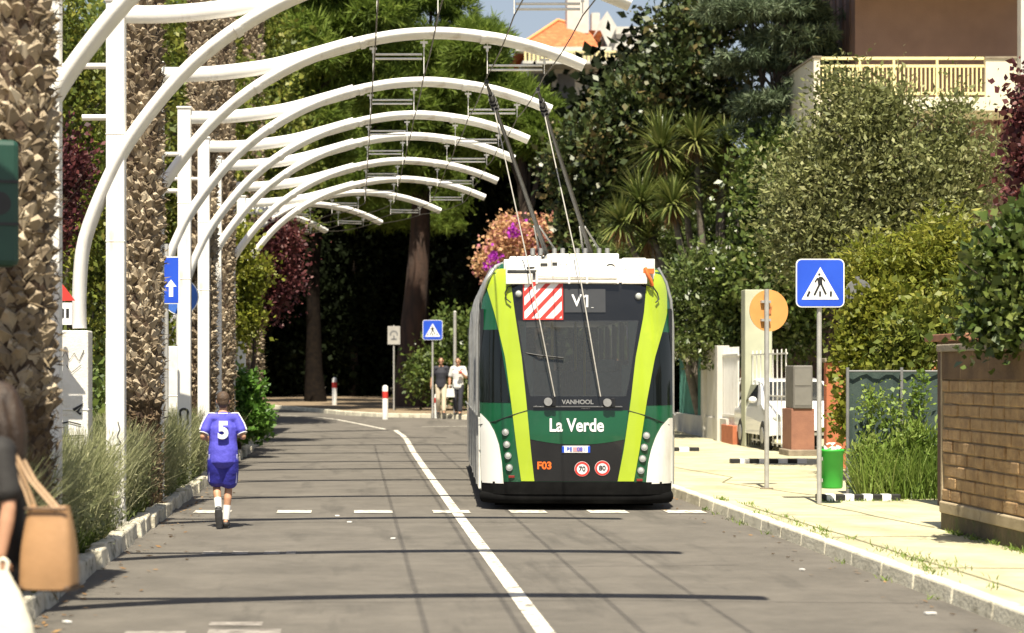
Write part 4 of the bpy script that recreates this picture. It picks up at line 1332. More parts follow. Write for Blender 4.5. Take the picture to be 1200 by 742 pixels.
# ------------------------------------------------------------------ people
def hand(b, wrist, dirv, palm_n, thumb_side, curl, k=1.0, hold=False):
    """palm + five separate curled fingers appended to a remesh builder"""
    d = Vector(dirv).normalized(); n = (Vector(palm_n) - d * Vector(palm_n).dot(d)).normalized(); s = d.cross(n) * thumb_side
    w = Vector(wrist)
    b.closed_tube([w, w + d * .035 * k, w + d * .075 * k], [.022 * k, .034 * k, .037 * k], 12, ell=[.8, .5, .45], ref=s)
    lens = (.064, .074, .069, .054)
    for i, ln in enumerate(lens):
        o = w + d * .078 * k + s * (.027 - .018 * i) * k
        p1 = o + (d * math.cos(curl) + n * math.sin(curl)) * ln * .45 * k
        p2 = p1 + (d * math.cos(curl * 2.2) + n * math.sin(curl * 2.2)) * ln * .32 * k
        p3 = p2 + (d * math.cos(curl * 3.2) + n * math.sin(curl * 3.2)) * ln * .25 * k
        b.closed_tube([o - d * .02 * k, o, p1, p2, p3], [.0085 * k, .0085 * k, .008 * k, .0075 * k, .0065 * k], 8)
    o = w + d * .028 * k + s * .026 * k
    p1 = o + (d * .6 + s * .75 + n * .3).normalized() * .036 * k
    p2 = p1 + (d * .8 + s * .15 + n * .6).normalized() * .03 * k
    b.closed_tube([o - s * .015 * k, o, p1, p2], [.012 * k, .011 * k, .0095 * k, .008 * k], 8)


def body(root, J, H, skin, voxel, hands=('L', 'R'), girth=1.0, curl=.45, hk=1.0, palm=None):
    b = MB(); G = girth * H / 1.7
    b.closed_tube([J['pelvis'] - Vector((0, 0, .06 * H / 1.7)), J['pelvis'], J['waist'], J['chest'], J['shc'], J['neck']],
                  [.13 * G, .155 * G, .13 * G, .155 * G, .12 * G, .055 * G], 18, ell=[.75, .68, .66, .66, .6, 1.0], ref=(1, 0, 0))
    hd = J['head']
    b.closed_tube([J['shc'], J['neck'], hd], [.06 * G, .052 * G, .05 * G], 12)
    fw = J.get('look', Vector((0, 1, 0))).normalized()
    sd = fw.cross(Vector((0, 0, 1))).normalized()
    hs = H / 1.7
    rot = Matrix((sd, fw, Vector((0, 0, 1)))).transposed()
    b.ball(hd + Vector((0, 0, .02 * hs)), (.073 * hs, .09 * hs, .095 * hs), 16, rot=rot)
    b.ball(hd + fw * .022 * hs - Vector((0, 0, .055 * hs)), (.052 * hs, .06 * hs, .06 * hs), 14, rot=rot)
    b.closed_tube([hd + fw * .085 * hs + Vector((0, 0, .015 * hs)), hd + fw * .105 * hs - Vector((0, 0, .018 * hs))], [.009 * hs, .015 * hs], 8)
    for s in (-1, 1):
        b.ball(hd + sd * s * .076 * hs - fw * .005 * hs, (.013 * hs, .022 * hs, .033 * hs), 10, rot=rot)
    for S in 'LR':
        sg = -1 if S == 'L' else 1
        sh, el, wr = J['sh' + S], J['el' + S], J['wr' + S]
        b.closed_tube([J['shc'], sh.lerp(J['shc'], .35), sh], [.06 * G, .062 * G, .058 * G], 12)
        b.closed_tube([sh, sh.lerp(el, .5), el], [.053 * G, .046 * G, .038 * G], 12)
        b.closed_tube([el, el.lerp(wr, .3), wr], [.038 * G, .040 * G, .026 * G], 12)
        hip, kn, an, toe = J['hip' + S], J['kn' + S], J['an' + S], J['toe' + S]
        b.closed_tube([hip, hip.lerp(kn, .5), kn], [.085 * G, .072 * G, .052 * G], 14)
        back = Vector((0, -1, 0))
        b.closed_tube([kn, kn.lerp(an, .3) + back * .012, kn.lerp(an, .7), an], [.052 * G, .055 * G, .038 * G, .031 * G], 12)
        b.closed_tube([an - (toe - an).normalized() * .03 + Vector((0, 0, -.02)), an.lerp(toe, .5), toe], [.033 * G, .036 * G, .026 * G], 10)
        if S in hands:
            pn = (palm or {}).get(S, Vector((-sg, .2, 0)))
            hand(b, wr, (wr - el).normalized() if 'hd' + S not in J else J['hd' + S], pn, 1, curl, hk * H / 1.7)
    return remesh(b, 'body', skin, root, voxel, 5)


def V3(x, y, z): return Vector((x, y, z))


def face_bits(root, hd, fw, hs):
    sd = fw.cross(Vector((0, 0, 1))).normalized()
    b = MB()
    for s in (-1, 1):
        b.ball(hd + sd * s * .031 * hs + fw * .083 * hs + V3(0, 0, .018 * hs), .011 * hs, 8)
        b.tube([hd + sd * s * .018 * hs + fw * .09 * hs + V3(0, 0, .04 * hs), hd + sd * s * .048 * hs + fw * .082 * hs + V3(0, 0, .04 * hs)], .005 * hs, 6)
    b.build('eyes', M['hair_dark'], root)
    b = MB(); b.tube([hd - sd * .022 * hs + fw * .083 * hs - V3(0, 0, .062 * hs), hd + fw * .09 * hs - V3(0, 0, .061 * hs), hd + sd * .022 * hs + fw * .083 * hs - V3(0, 0, .062 * hs)], .006 * hs, 6)
    b.build('mouth', mat('lips', (.35, .13, .10), None, .5), root)


def shirt(root, J, H, m, voxel, sleeve=.62, drop=.06, loose=1.0, girth=1.0, name='shirt', sl=1.0):
    b = MB(); G = girth * H / 1.7
    hem = J['pelvis'] - V3(0, 0, drop)
    b.closed_tube([hem, J['pelvis'].lerp(J['waist'], .4), J['waist'], J['chest'], J['shc'] + V3(0, 0, -.03)], [.165 * G * loose, .163 * G * loose, .152 * G * loose, .172 * G, .14 * G], 20, ell=[.76, .74, .74, .7, .62], ref=(1, 0, 0))
    b.closed_tube([J['shc'] + V3(0, 0, -.02), J['neck'] + V3(0, 0, -.035 * H / 1.7)], [.10 * G, .068 * G], 14, ell=[.8, .95], ref=(1, 0, 0))
    for S in 'LR':
        sh, el = J['sh' + S], J['el' + S]
        b.closed_tube([J['shc'] - V3(0, 0, .02), sh.lerp(J['shc'], .4), sh], [.07 * G, .07 * G, .066 * G * sl], 12)
        b.closed_tube([sh, sh.lerp(el, sleeve * .5), sh.lerp(el, sleeve)], [.066 * G * sl, .066 * G * sl, .068 * G * sl], 14)
    return remesh(b, name, m, root, voxel, 4)


def trousers(root, J, H, m, voxel, end=1.0, loose=1.0, girth=1.0, name='trousers'):
    b = MB(); G = girth * H / 1.7
    b.closed_tube([J['pelvis'] - V3(0, 0, .06), J['pelvis'], J['pelvis'].lerp(J['waist'], .55)], [.15 * G, .168 * G, .15 * G], 18, ell=.76, ref=(1, 0, 0))
    for S in 'LR':
        hip, kn, an = J['hip' + S], J['kn' + S], J['an' + S]
        if end <= 1:
            e = hip.lerp(kn, end)
            b.closed_tube([hip + V3(0, 0, .06), hip, hip.lerp(e, .5), e], [.09 * G, .112 * G, .106 * G * loose, .10 * G * loose], 14)
        else:
            b.closed_tube([hip, hip.lerp(kn, .5), kn], [.097 * G, .084 * G, .068 * G], 14)
            b.closed_tube([kn, kn.lerp(an, .5), kn.lerp(an, end - 1)], [.068 * G, .066 * G * loose, .06 * G * loose], 14)
    return remesh(b, name, m, root, voxel, 14)


def shoe(root, an, toe, H, m, up=V3(0, 0, 1)):
    b = MB(); d = (toe - an); d = (d - up * d.dot(up)).normalized()
    hs = H / 1.7
    heel = an - d * .045 * hs - up * .045 * hs
    b.closed_tube([heel, an - up * .03 * hs + d * .03 * hs, an - up * .052 * hs + d * .12 * hs, an - up * .06 * hs + d * .18 * hs], [.042 * hs, .05 * hs, .046 * hs, .034 * hs], 12, ell=[.8, .8, .65, .6], ref=d.cross(up))
    s = remesh(b, 'shoe', m, root, .007, 3)
    b = MB(); b.tube([heel - up * .03 * hs, an - up * .078 * hs + d * .05 * hs, an - up * .08 * hs + d * .2 * hs], [.04 * hs, .044 * hs, .034 * hs], 12, ell=.28, ref=d.cross(up)); b.build('sole', M['sole'], s)
    return s


# running boy
H = 1.51
boy = thing('person', 'boy running away in purple football shirt numbered 5 and blue shorts', 'person', (-1.43, 22.35, 0), R(4))
J = dict(pelvis=V3(0, 0, .80), waist=V3(0, .01, .95), chest=V3(0, .02, 1.10), shc=V3(0, .02, 1.20), neck=V3(0, .03, 1.285), head=V3(0, .045, 1.385), look=V3(0, 1, -.05),
         shL=V3(-.145, .02, 1.205), elL=V3(-.222, -.055, 1.0), wrL=V3(-.185, .14, .985), shR=V3(.145, .02, 1.205), elR=V3(.222, -.045, 1.0), wrR=V3(.18, .15, 1.01),
         hipL=V3(-.075, 0, .76), knL=V3(-.07, .09, .45), anL=V3(-.05, -.08, .21), toeL=V3(-.045, -.03, .06), hipR=V3(.075, 0, .76), knR=V3(.06, .08, .43), anR=V3(.03, .02, .085), toeR=V3(.04, .17, .03))
body(boy, J, H, M['skin'], .0075, girth=.92, curl=.6)
shirt(boy, J, H, M['jersey'], .008, .66, .075, 1.08, 1.04, 'shirt', .87)
trousers(boy, J, H, M['shorts_blue'], .009, .80, 1.12, .98, 'shorts')
tn = text('shirt_number', '5', .25, (.0, -.132, 1.07), M['sign_white'], boy, .012, .012, sx=.95)
b = MB()
for S in 'LR':
    sg = -1 if S == 'L' else 1
    sh, el = J['sh' + S], J['el' + S]
    p = sh.lerp(el, .80); q = sh.lerp(el, .835)
    b.tube([p, q], .058, 16)
    b.tube([J['neck'] + V3(sg * .065, -.03, -.035), J['shc'] + V3(sg * .105, -.012, .06), sh + V3(sg * .02, -.01, .055), sh.lerp(el, .35) + V3(sg * .056, -.01, .02), sh.lerp(el, .7) + V3(sg * .056, -.01, .02)], .009, 6)
b.tube([J['neck'] + V3(.06 * math.cos(a), .055 * math.sin(a), -.03) for a in np.linspace(0, 2 * math.pi, 18)], .008, 6)
b.build('shirt_trim', M['cloth_white'], boy)
b = MB()
for S in 'LR':
    sg = -1 if S == 'L' else 1
    b.tube([J['hip' + S] + V3(sg * .075, -.05, .05), J['hip' + S].lerp(J['kn' + S], .45) + V3(sg * .075, -.055, 0), J['hip' + S].lerp(J['kn' + S], .8) + V3(sg * .075, -.055, 0)], .010, 6)
b.build('shorts_stripe', M['stripe_light'], boy)
hd = J['head']
b = MB()
b.ball(hd + V3(0, -.012, .035), (.074, .085, .083), 16); b.ball(hd + V3(0, -.035, -.005), (.064, .058, .07), 14)
remesh(b, 'hair', M['hair_brown'], boy, .009, 3)
for S in 'LR':
    kn, an = J['kn' + S], J['an' + S]
    b = MB(); b.tube([kn.lerp(an, .52), kn.lerp(an, .8), kn.lerp(an, .97)], [.043, .040, .036], 14); b.build('sock', M['cloth_white'], boy)
shoe(boy, J['anR'] + V3(0, 0, .0), J['toeR'], H, M['shoe'])
shoe(boy, J['anL'], J['toeL'] + V3(0, 0, 0), H, M['shoe'], V3(0, .93, .36).normalized())

# woman at the left edge
H = 1.66
wom = thing('person', 'woman in black T-shirt with long brown hair cut off by the left edge', 'person', (-1.65, 9.6, 0), R(90))
J = dict(pelvis=V3(0, 0, .88), waist=V3(0, 0, 1.04), chest=V3(0, .01, 1.21), shc=V3(0, -.01, 1.335), neck=V3(0, 0, 1.43), head=V3(0, .03, 1.535), look=V3(0, 1, -.1),
         shL=V3(-.165, -.02, 1.345), elL=V3(-.225, -.07, 1.085), wrL=V3(-.26, -.04, .865), hdL=V3(0, .06, -1), shR=V3(.165, -.01, 1.345), elR=V3(.2, -.03, 1.09), wrR=V3(.2, .1, .88),
         hipL=V3(-.08, 0, .84), knL=V3(-.08, .12, .46), anL=V3(-.08, .02, .09), toeL=V3(-.08, .16, .03), hipR=V3(.08, 0, .84), knR=V3(.08, .0, .46), anR=V3(.08, -.2, .1), toeR=V3(.08, -.08, .03))
body(wom, J, H, M['skin'], .007, girth=.95, curl=.75, palm={'L': V3(.9, .3, 0), 'R': V3(-.9, .3, 0)})
shirt(wom, J, H, M['cloth_black'], .011, .78, .04, 1.0, 1.0)
trousers(wom, J, H, M['cloth_navy'], .012, 1.9, 1.0, .98)
face_bits(wom, J['head'], V3(0, 1, 0), H / 1.7)
b = MB(); hd = J['head']
b.ball(hd + V3(0, -.015, .035), (.086, .095, .095), 16)
b.closed_tube([hd + V3(0, -.05, .06), hd + V3(0, -.09, -.03), hd + V3(0, -.105, -.13), hd + V3(0, -.11, -.22), hd + V3(0, -.115, -.28)], [.07, .085, .09, .08, .05], 14, ell=[.8, .6, .5, .45, .4], ref=(1, 0, 0))
b.closed_tube([hd + V3(-.07, -.02, .03), hd + V3(-.085, -.05, -.08), hd + V3(-.1, -.06, -.2)], [.035, .04, .025], 10)
remesh(b, 'hair', M['hair_dark'], wom, .009, 3)
shoe(wom, J['anL'], J['toeL'], H, M['shoe']); shoe(wom, J['anR'], J['toeR'], H, M['shoe'])

bag = thing('handbag', 'tan leather shoulder bag carried by the woman at left', 'handbag', (-1.405, 9.44, .70), R(-12))
b = MB()
w0, w1, d0, d1, hh = .130, .092, .085, .035, .36
ring = []
for k, t in enumerate(np.linspace(0, 1, 7)):
    w = w0 + (w1 - w0) * t + .012 * math.sin(t * math.pi); d = d0 + (d1 - d0) * t + .015 * math.sin(t * math.pi)
    ring.append([(math.copysign(abs(math.cos(a)) ** .35, math.cos(a)) * w, math.copysign(abs(math.sin(a)) ** .5, math.sin(a)) * d, .02 + hh * t + .012 * math.cos(a * 2)) for a in np.linspace(0, 2 * math.pi, 24, endpoint=False)])
vs = [p for r_ in ring for p in r_]
b.add(vs, [(i * 24 + j, i * 24 + (j + 1) % 24, (i + 1) * 24 + (j + 1) % 24, (i + 1) * 24 + j) for i in range(6) for j in range(24)], 0, True)
b.add(ring[0], [tuple(reversed(range(24)))]); b.add(ring[-1], [tuple(range(24))])
b.build('bag_body', M['leather_tan'], bag)
b = MB(); b.box((0, 0, .014), (.25, .16, .03)); b.build('base', M['leather_brown'], bag, .012)
for dy in (-.03, .03):
    b = MB(); b.tube([(-.07, dy, .35), (-.11, dy - .0, .46), (-.17, dy - .0, .58), (-.215, dy + .0, .685), (-.235, dy + .05, .71), (-.21, dy + .09, .66), (-.1, dy + .05, .5), (.06, dy, .35)], .016, 8, ell=.35, ref=(0, 1, 0)); b.build('strap', mat('strap_tan', (.50, .33, .19), None, .5), bag)
b = MB(); b.tube([(-.1, -.05, .375), (.1, -.05, .375)], .008, 6); b.build('zip_edge', M['leather_brown'], bag)

pb = thing('carrier_bag', 'cream plastic carrier bag hanging from the woman\'s hand', 'bag', (-1.60, 9.33, .40), R(5))
b = MB(); ring = []
rng = random.Random(3)
for k, t in enumerate(np.linspace(0, 1, 9)):
    w = float(np.interp(t, [0, .15, .6, .85, 1], [.10, .15, .11, .05, .022])); d = w * .6
    ring.append([(math.cos(a) * w * (1 + .1 * math.sin(a * 5 + k) * (.4 + t)), math.sin(a) * d * (1 + .12 * math.sin(a * 4 + k * 2)), .40 * t) for a in np.linspace(0, 2 * math.pi, 28, endpoint=False)])
b.add([p for r_ in ring for p in r_], [(i * 28 + j, i * 28 + (j + 1) % 28, (i + 1) * 28 + (j + 1) % 28, (i + 1) * 28 + j) for i in range(8) for j in range(28)], 0, True)
b.add(ring[0], [tuple(reversed(range(28)))])
b.build('sack', M['plastic_bag'], pb)
b = MB(); b.tube([(-.015, 0, .39), (-.02, 0, .44), (0, 0, .455), (.02, 0, .44), (.015, 0, .39)], .011, 8); b.build('handle', M['plastic_bag'], pb)


# distant pedestrians
def stroller(label, x, y, rz, top_m, leg_m, hair_m, arms, H=1.72):
    p = thing('person', label, 'person', (x, y, g(y) + .12), rz)
    k = H / 1.7
    J = dict(pelvis=V3(0, 0, .90 * k), waist=V3(0, 0, 1.06 * k), chest=V3(0, .01, 1.25 * k), shc=V3(0, 0, 1.38 * k), neck=V3(0, .01, 1.47 * k), head=V3(0, .03, 1.585 * k), look=V3(0, 1, 0),
             shL=V3(-.18, 0, 1.39 * k), shR=V3(.18, 0, 1.39 * k), hipL=V3(-.09, 0, .87 * k), hipR=V3(.09, 0, .87 * k), knL=V3(-.09, .10, .48), anL=V3(-.09, .14, .09), toeL=V3(-.1, .28, .04),
             knR=V3(.09, .02, .48), anR=V3(.09, -.14, .10), toeR=V3(.1, 0, .03), **arms)
    body(p, J, H, M['skin'], .013)
    shirt(p, J, H, top_m, .014, .8, .08, 1.03)
    trousers(p, J, H, leg_m, .014, 1.92, 1.1)
    face_bits(p, J['head'], V3(0, 1, 0), k)
    b = MB(); b.ball(J['head'] + V3(0, -.015, .045), (.077, .092, .083), 14); b.build('hair', hair_m, p)
    shoe(p, J['anL'], J['toeL'], H, M['shoe']); shoe(p, J['anR'], J['toeR'], H, M['shoe'])
    return p


stroller('distant pedestrian in dark shirt and pale beige trousers', 2.62, 61.7, R(175), M['cloth_navy'], M['cloth_beige'], M['hair_brown'],
         dict(elL=V3(-.25, -.02, 1.12), wrL=V3(-.24, .06, .87), elR=V3(.27, -.03, 1.12), wrR=V3(.30, .05, .88)))
stroller('distant pedestrian in white shirt and dark trousers holding a bag', 3.12, 61.4, R(165), M['cloth_white'], M['cloth_navy'], M['hair_dark'],
         dict(elL=V3(-.25, 0, 1.12), wrL=V3(-.12, .22, 1.28), elR=V3(.26, -.02, 1.12), wrR=V3(.25, .05, .88)))
b = MB(); b.box((0, 0, -.18), (.26, .1, .26), top=.8); b.tube([(-.06, 0, -.06), (-.05, 0, .04), (.05, 0, .04), (.06, 0, -.06)], .012, 6)
o = b.build('shopping_bag', M['cloth_white'], None, .02); o.location = (2.88, 61.28, g(61.4) + .97); tag(o, 'white shopping bag held between the two distant pedestrians', 'bag')
b = MB(); b.ball((0, 0, 0), (.06, .05, .05), 10); b.tube([(0, 0, .02), (.03, 0, .1)], .015, 6)
o = b.build('red_pouch', M['red_paint'], None); o.location = (3.17, 61.16, g(61.4) + 1.40); tag(o, 'small red item held at the chest by the white-shirted pedestrian', 'pouch')

# ------------------------------------------------------------------ right side: wall, fences, gate
root = thing('brick_wall', 'low wall of brown tuff blocks with concrete plinth beside the pavement', 'wall', (5.93, 20.7, .12), 0)
Lw = 8.0
rows = [.295 + .1215 * i_ for i_ in range(11)]
b = MB(); b.b2((.03, -Lw, .28), (.24, -.02, 1.52)); b.build('core', M['mortar'], root)
rng = random.Random(9)
b = MB()
for i in range(len(rows) - 1):
    z0, z1 = rows[i], rows[i + 1]
    y = -.03 - (rng.uniform(.1, .5)); ys_ = [-.03]
    while y > -Lw:
        ys_.append(y); y -= rng.uniform(.27, .42)
    ys_.append(-Lw)
    for a, c in zip(ys_[:-1], ys_[1:]):
        dx = rng.uniform(-.012, .010)
        b.b2((.01 + dx, c + .007, z0 + .007), (.2, a - .007, z1 - .007))
b.build('blocks', M['tuff'], root, .012)
b = MB(); b.b2((.0, -Lw, 1.515), (.22, -.02, 1.79)); b.build('shaded_band', M['wall_top_shade'], root, .006)  # plaster band coloured dark for the coping's shade
b = MB(); b.b2((-.035, -Lw, 1.79), (.27, .05, 1.865)); b.build('coping', M['coping'], root, .012)
b = MB(); b.b2((-.02, -Lw, .17), (.25, .0, .288)); b.build('plinth', M['plinth'], root, .015)
b = MB(); b.b2((-.005, -Lw, -.15), (.24, -.01, .172)); b.build('footing', M['plinth_dark'], root, .01)
b = MB(); b.b2((.005, -.015, .28), (.25, .03, 1.795)); b.build('end_pillar', M['plinth'], root, .006)

root = thing('net_fence', 'dark green netting fence overgrown with weeds behind the block wall', 'fence', (6.4, 26.6, .12), 0)
b = MB()
for i in range(24):
    x0 = i * .085
    b.add([(x0, .02 * math.sin(i * 1.7), 0), (x0 + .085, .02 * math.sin((i + 1) * 1.7), 0), (x0 + .085, .02 * math.sin((i + 1) * 1.7) + .01, 1.6), (x0, .02 * math.sin(i * 1.7) + .01, 1.6)], [(0, 1, 2, 3)], 0, True)
b.build('netting', M['net_green'], root)
for x in (0, .7, 1.4, 2.04):
    b = MB(); b.tube([(x, -.04, 0), (x, -.04, 1.65)], .022, 8); b.build('post', M['sign_back'], root)
b = MB(); b.tube([(0, -.04, 1.6), (2.04, -.04, 1.6)], .015, 6); b.build('rail', M['sign_back'], root)


def striped_kerb(label, x0, x1, y, n):
    b = MB()
    w = (x1 - x0) / n
    for i in range(n):
        b.box((x0 + (i + .5) * w, y, .155), (w - .002, .14, .09), i % 2)
    o = b.build('striped_kerb', [M['black'], M['sign_white']], None, .01)
    return tag(o, label, 'kerb barrier', 'black and white striped kerbs')


striped_kerb('black and white striped kerb at the foot of the crossing sign', 5.72, 6.75, 25.35, 9)
striped_kerb('farther black and white striped kerb beside orange round sign post', 6.57, 7.9, 35.8, 8)
striped_kerb('short black and white striped kerb just right of the bus', 6.35, 6.95, 41.3, 3)

# driveway ramp slab
b = MB(); b.b2((5.95, 20.9, .08), (8.2, 25.2, .126)); o = b.build('driveway', M['pavement'], None, .01); tag(o, kind='structure')

root = thing('gate_pillar', 'tall pale green rectangular pillar with two slotted grilles', 'pillar', (8.67, 44.0, .12), 0)
b = MB(); b.b2((-.31, -.2, 0), (.27, .25, 3.36)); b.build('shaft', M['pale_green'], root, .015)
for x in (-.18, .06):
    b = MB()
    for k in range(4):
        b.b2((x + k * .045 - .06, -.206, .52), (x + k * .045 - .035, -.199, 1.15))
    b.build('grille', M['black'], root)
b = MB()
for k in range(7):
    b.b2((-.27 + k * .05, -.206, .03), (-.245 + k * .05, -.199, .3))
b.build('grille', M['black'], root)

root = thing('picket_fence', 'white picket fence with grey panel and low orange wall right of bus', 'fence', (8.4, 44.6, .12), 0)
b = MB(); b.b2((-.08, 1.2, 0), (.08, 9.0, .55)); b.build('base_wall', M['wall_white'], root, .01)
b = MB(); b.b2((-.12, .2, 0), (.12, 1.6, .42)); b.build('orange_wall', M['terracotta'], root, .01)
for y in (2.0, 3.9):
    b = MB(); b.b2((-.14, y, 0), (.14, y + .3, 2.2)); b.build('pillar', M['wall_white'], root, .01)
b = MB(); b.b2((-.05, 2.3, .3), (.05, 3.9, 2.15)); b.build('panel', M['wall_white'], root, .01)
b = MB()
for k in range(14):
    y = .15 + k * .13
    b.b2((-.02, y, .4), (.02, y + .035, 2.15))
b.b2((-.025, .1, .6), (.025, 2.0, .65)); b.b2((-.025, .1, 1.95), (.025, 2.0, 2.0))
b.build('pickets', M['white_paint'], root)
b = MB()
for k in range(28):
    y = 4.3 + k * .14
    b.b2((-.02, y, .55), (.02, y + .04, 2.1))
b.b2((-.03, 4.25, 1.9), (.03, 8.3, 1.95)); b.build('teal_pickets', M['teal'], root)

root = thing('gate', 'white vertical bar gate with a white car behind it', 'gate', (8.5, 40.2, .12), 0)
b = MB()
for k in range(9):
    y = .1 + k * .42
    b.tube([(0, y, .1), (0, y, 2.05)], .014, 6)
b.build('bars', M['white_paint'], root)
b = MB()
for z in (.15, 1.1, 1.95):
    b.b2((-.012, 0, z), (.012, 3.65, z + .03))
b.build('rails', M['white_paint'], root)

root = thing('meter_cabinet', 'grey metal cabinet on top of brown wall by the gate', 'cabinet', (8.5, 39.0, .12), 0)
b = MB(); b.b2((-.17, -.15, .9), (.2, .55, 1.72)); cb = b.build('cabinet', M['grey_box'], root, .02)
b = MB(); b.b2((-.14, -.156, .96), (.17, -.151, 1.3)); b.b2((-.14, -.156, 1.34), (.17, -.151, 1.66)); b.build('door', mat('grey_box_door', (.2, .19, .165), None, .6), cb)
b = MB(); b.b2((-.2, -.12, 0), (.24, .7, .90)); b.build('wall', M['brown_wall'], root, .01)
b = MB(); b.b2((-.26, -.16, -.02), (.3, .75, .12)); b.build('plinth', M['coping'], root, .02)
root = thing('orange_wall', 'strip of orange rendered wall between grey cabinet and yellow-green climber', 'wall', (8.0, 33.6, .12), 0)
b = MB(); b.b2((-.25, 0, 0), (2.6, .2, 1.75)); b.build('wall', M['terracotta'], root, .01)
b = MB(); b.b2((-.29, -.04, 1.75), (2.64, .24, 1.82)); b.build('cap', M['coping'], root, .01)

# parked white car behind the gate
car = thing('parked_car', 'white car parked behind the white bar gate', 'car', (9.2, 41.2, .12), 0)
prof = [(-.0, .32), (-.02, .55), (.05, .72), (.85, .93), (1.0, .98), (1.65, 1.40), (2.4, 1.47), (3.3, 1.42), (3.85, 1.05), (3.95, .8), (3.95, .35)]
b = MB(); hw = .83
secs = []
for s, inset in ((-1, 0), (1, 0)):
    pass
vs = []; k = len(prof)
for xs, f in ((-1, 1), (-.92, 1), (.92, 1), (1, 1)):
    for (y, z) in prof:
        w = hw - max(0, z - .9) * .28
        zz = z if abs(xs) < 1 else z - .05
        yy = y if abs(xs) < 1 else min(max(y, .08), 3.87)
        vs.append((xs * w, yy, max(zz, .3)))
fs = []
for i in range(3):
    for j in range(k - 1):
        fs.append((i * k + j, (i + 1) * k + j, (i + 1) * k + j + 1, i * k + j + 1))
b.add(vs, fs, 0, True); b.add(vs[:k], [tuple(range(k))]); b.add(vs[3 * k:], [tuple(reversed(range(k)))])
b.build('body', M['car_white'], car, .02)
b = MB(); b.add([(-.66, 1.03, 1.015), (.66, 1.03, 1.015), (.56, 1.6, 1.385), (-.56, 1.6, 1.385)], [(0, 1, 2, 3)]); b.v = [(x, y - .012, z + .012) for x, y, z in b.v]; b.build('windscreen', M['car_glass'], car)
for s in (-1, 1):
    b = MB(); b.add([(s * .80, 1.35, 1.0), (s * .80, 3.4, 1.0), (s * .70, 3.1, 1.33), (s * .70, 1.75, 1.33)], [(0, 1, 2, 3)]); b.v = [(x + s * .02, y, z) for x, y, z in b.v]; b.build('side_window', M['car_glass'], car)
    for y in (.75, 3.15):
        w = MB(); w.tube([(s * .64, y, .3), (s * .66, y, .3), (s * .83, y, .3), (s * .845, y, .3)], [.27, .3, .3, .27], 20); wh = w.build('wheel', M['rubber'], car)
        h = MB(); h.tube([(s * .82, y, .3), (s * .855, y, .3)], [.19, .16], 16); h.build('rim', M['steel'], wh)
    b = MB(); b.ball((s * .62, .03, .66), (.16, .05, .09), 12); b.build('headlight', M['lamp_lens'], car)
    b = MB(); b.ball((s * .93, 1.3, 1.02), (.09, .05, .07), 10); b.build('mirror', M['car_white'], car)
b = MB(); b.b2((-.5, -.035, .38), (.5, -.01, .52)); b.build('grille', M['black'], car)
b = MB(); b.b2((-.24, -.05, .42), (.24, -.036, .53)); b.build('number_plate', M['sign_white'], car)

stroller('person in white top seen behind the white picket fence', 8.95, 47.2, R(165), M['cloth_white'], M['cloth_navy'], M['hair_dark'],
         dict(elL=V3(-.25, 0, 1.12), wrL=V3(-.2, .15, .95), elR=V3(.25, -.02, 1.12), wrR=V3(.22, .1, .9)), 1.7)

# small roof behind the wall
root = thing('garden_shed', 'small brown shed roof showing above the block wall corner', 'shed', (7.15, 23.2, .12), 0)
b = MB(); b.b2((-.2, 0, 0), (1.0, 1.2, 1.95)); b.build('wall', M['stucco_dark'], root)
b = MB(); b.b2((-.33, -.12, 1.95), (1.1, 1.3, 2.03)); b.build('roof', M['brown_wall'], root, .01)

# ------------------------------------------------------------------ buildings
root = thing('villa', 'brown villa with cream balcony and yellow railing above the trees', 'house', (11.4, 46.6, .12), 0)
def hz(py, Y): return 1.7 - (py - HY) / FPX * Y - .12
zb = hz(130, 45); zt = hz(69, 45)
b = MB(); b.b2((0, 0, -.3), (14, 9, 14)); b.build('wall', M['stucco_brown'], root)
b = MB()
for y in (.4, 1.1, 1.8, 2.6):
    b.b2((-.03, y, zb + .6), (.0, y + .35, 13.2))
b.build('window_slots', M['stucco_dark'], root)
bx = 10.1 - 11.4
by0 = 45 - 46.6
b = MB()
b.b2((bx + .02, by0 + .02, zb), (3.75, 0, zb + .16)); b.build('balcony_slab', M['cream'], root, .01)
b = MB(); b.b2((bx, by0, zb - .55), (bx + .14, 2.6, zt + .02)); b.build('parapet', M['cream'], root, .01)
b = MB(); b.b2((bx - .03, by0 - .03, zt + .02), (bx + .17, 2.6, zt + .06)); b.build('parapet_cap', M['coping'], root)
x1 = (1155 - 415) / FPX * 45 - 11.4; x2 = (1186 - 415) / FPX * 45 - 11.4
b = MB(); b.b2((x1, by0, zb), (x2 + .6, by0 + .14, zt)); b.build('parapet', M['cream'], root, .01)
b = MB(); b.b2((x1 - .02, by0 - .03, zt), (x2 + .6, by0 + .17, zt + .05)); b.build('parapet_cap', M['coping'], root)
b = MB(); b.b2((bx + .14, by0, zb), (x1, by0 + .14, zb + .3)); b.build('parapet', M['cream'], root, .01)
rl = MB()
rl.b2((bx + .14, by0 + .04, zt - .01), (x1, by0 + .1, zt + .05)); rl.b2((bx + .14, by0 + .05, zt - .18), (x1, by0 + .09, zt - .12)); rl.b2((bx + .14, by0 + .05, zb + .36), (x1, by0 + .09, zb + .42))
x = bx + .2
while x < x1 - .03:
    rl.b2((x, by0 + .055, zb + .42), (x + .032, by0 + .085, zt - .12)); x += .094
for x in (bx + 1.0, bx + 1.75, bx + 2.7):
    rl.b2((x, by0 + .045, zb + .3), (x + .05, by0 + .095, zt))
rl.build('railing', M['rail_yellow'], root)
b = MB(); b.b2((x2 + .1, by0 - .3, zt - .5), (x2 + .5, by0 - .05, 14)); b.build('corner_column', M['wall_white'], root)
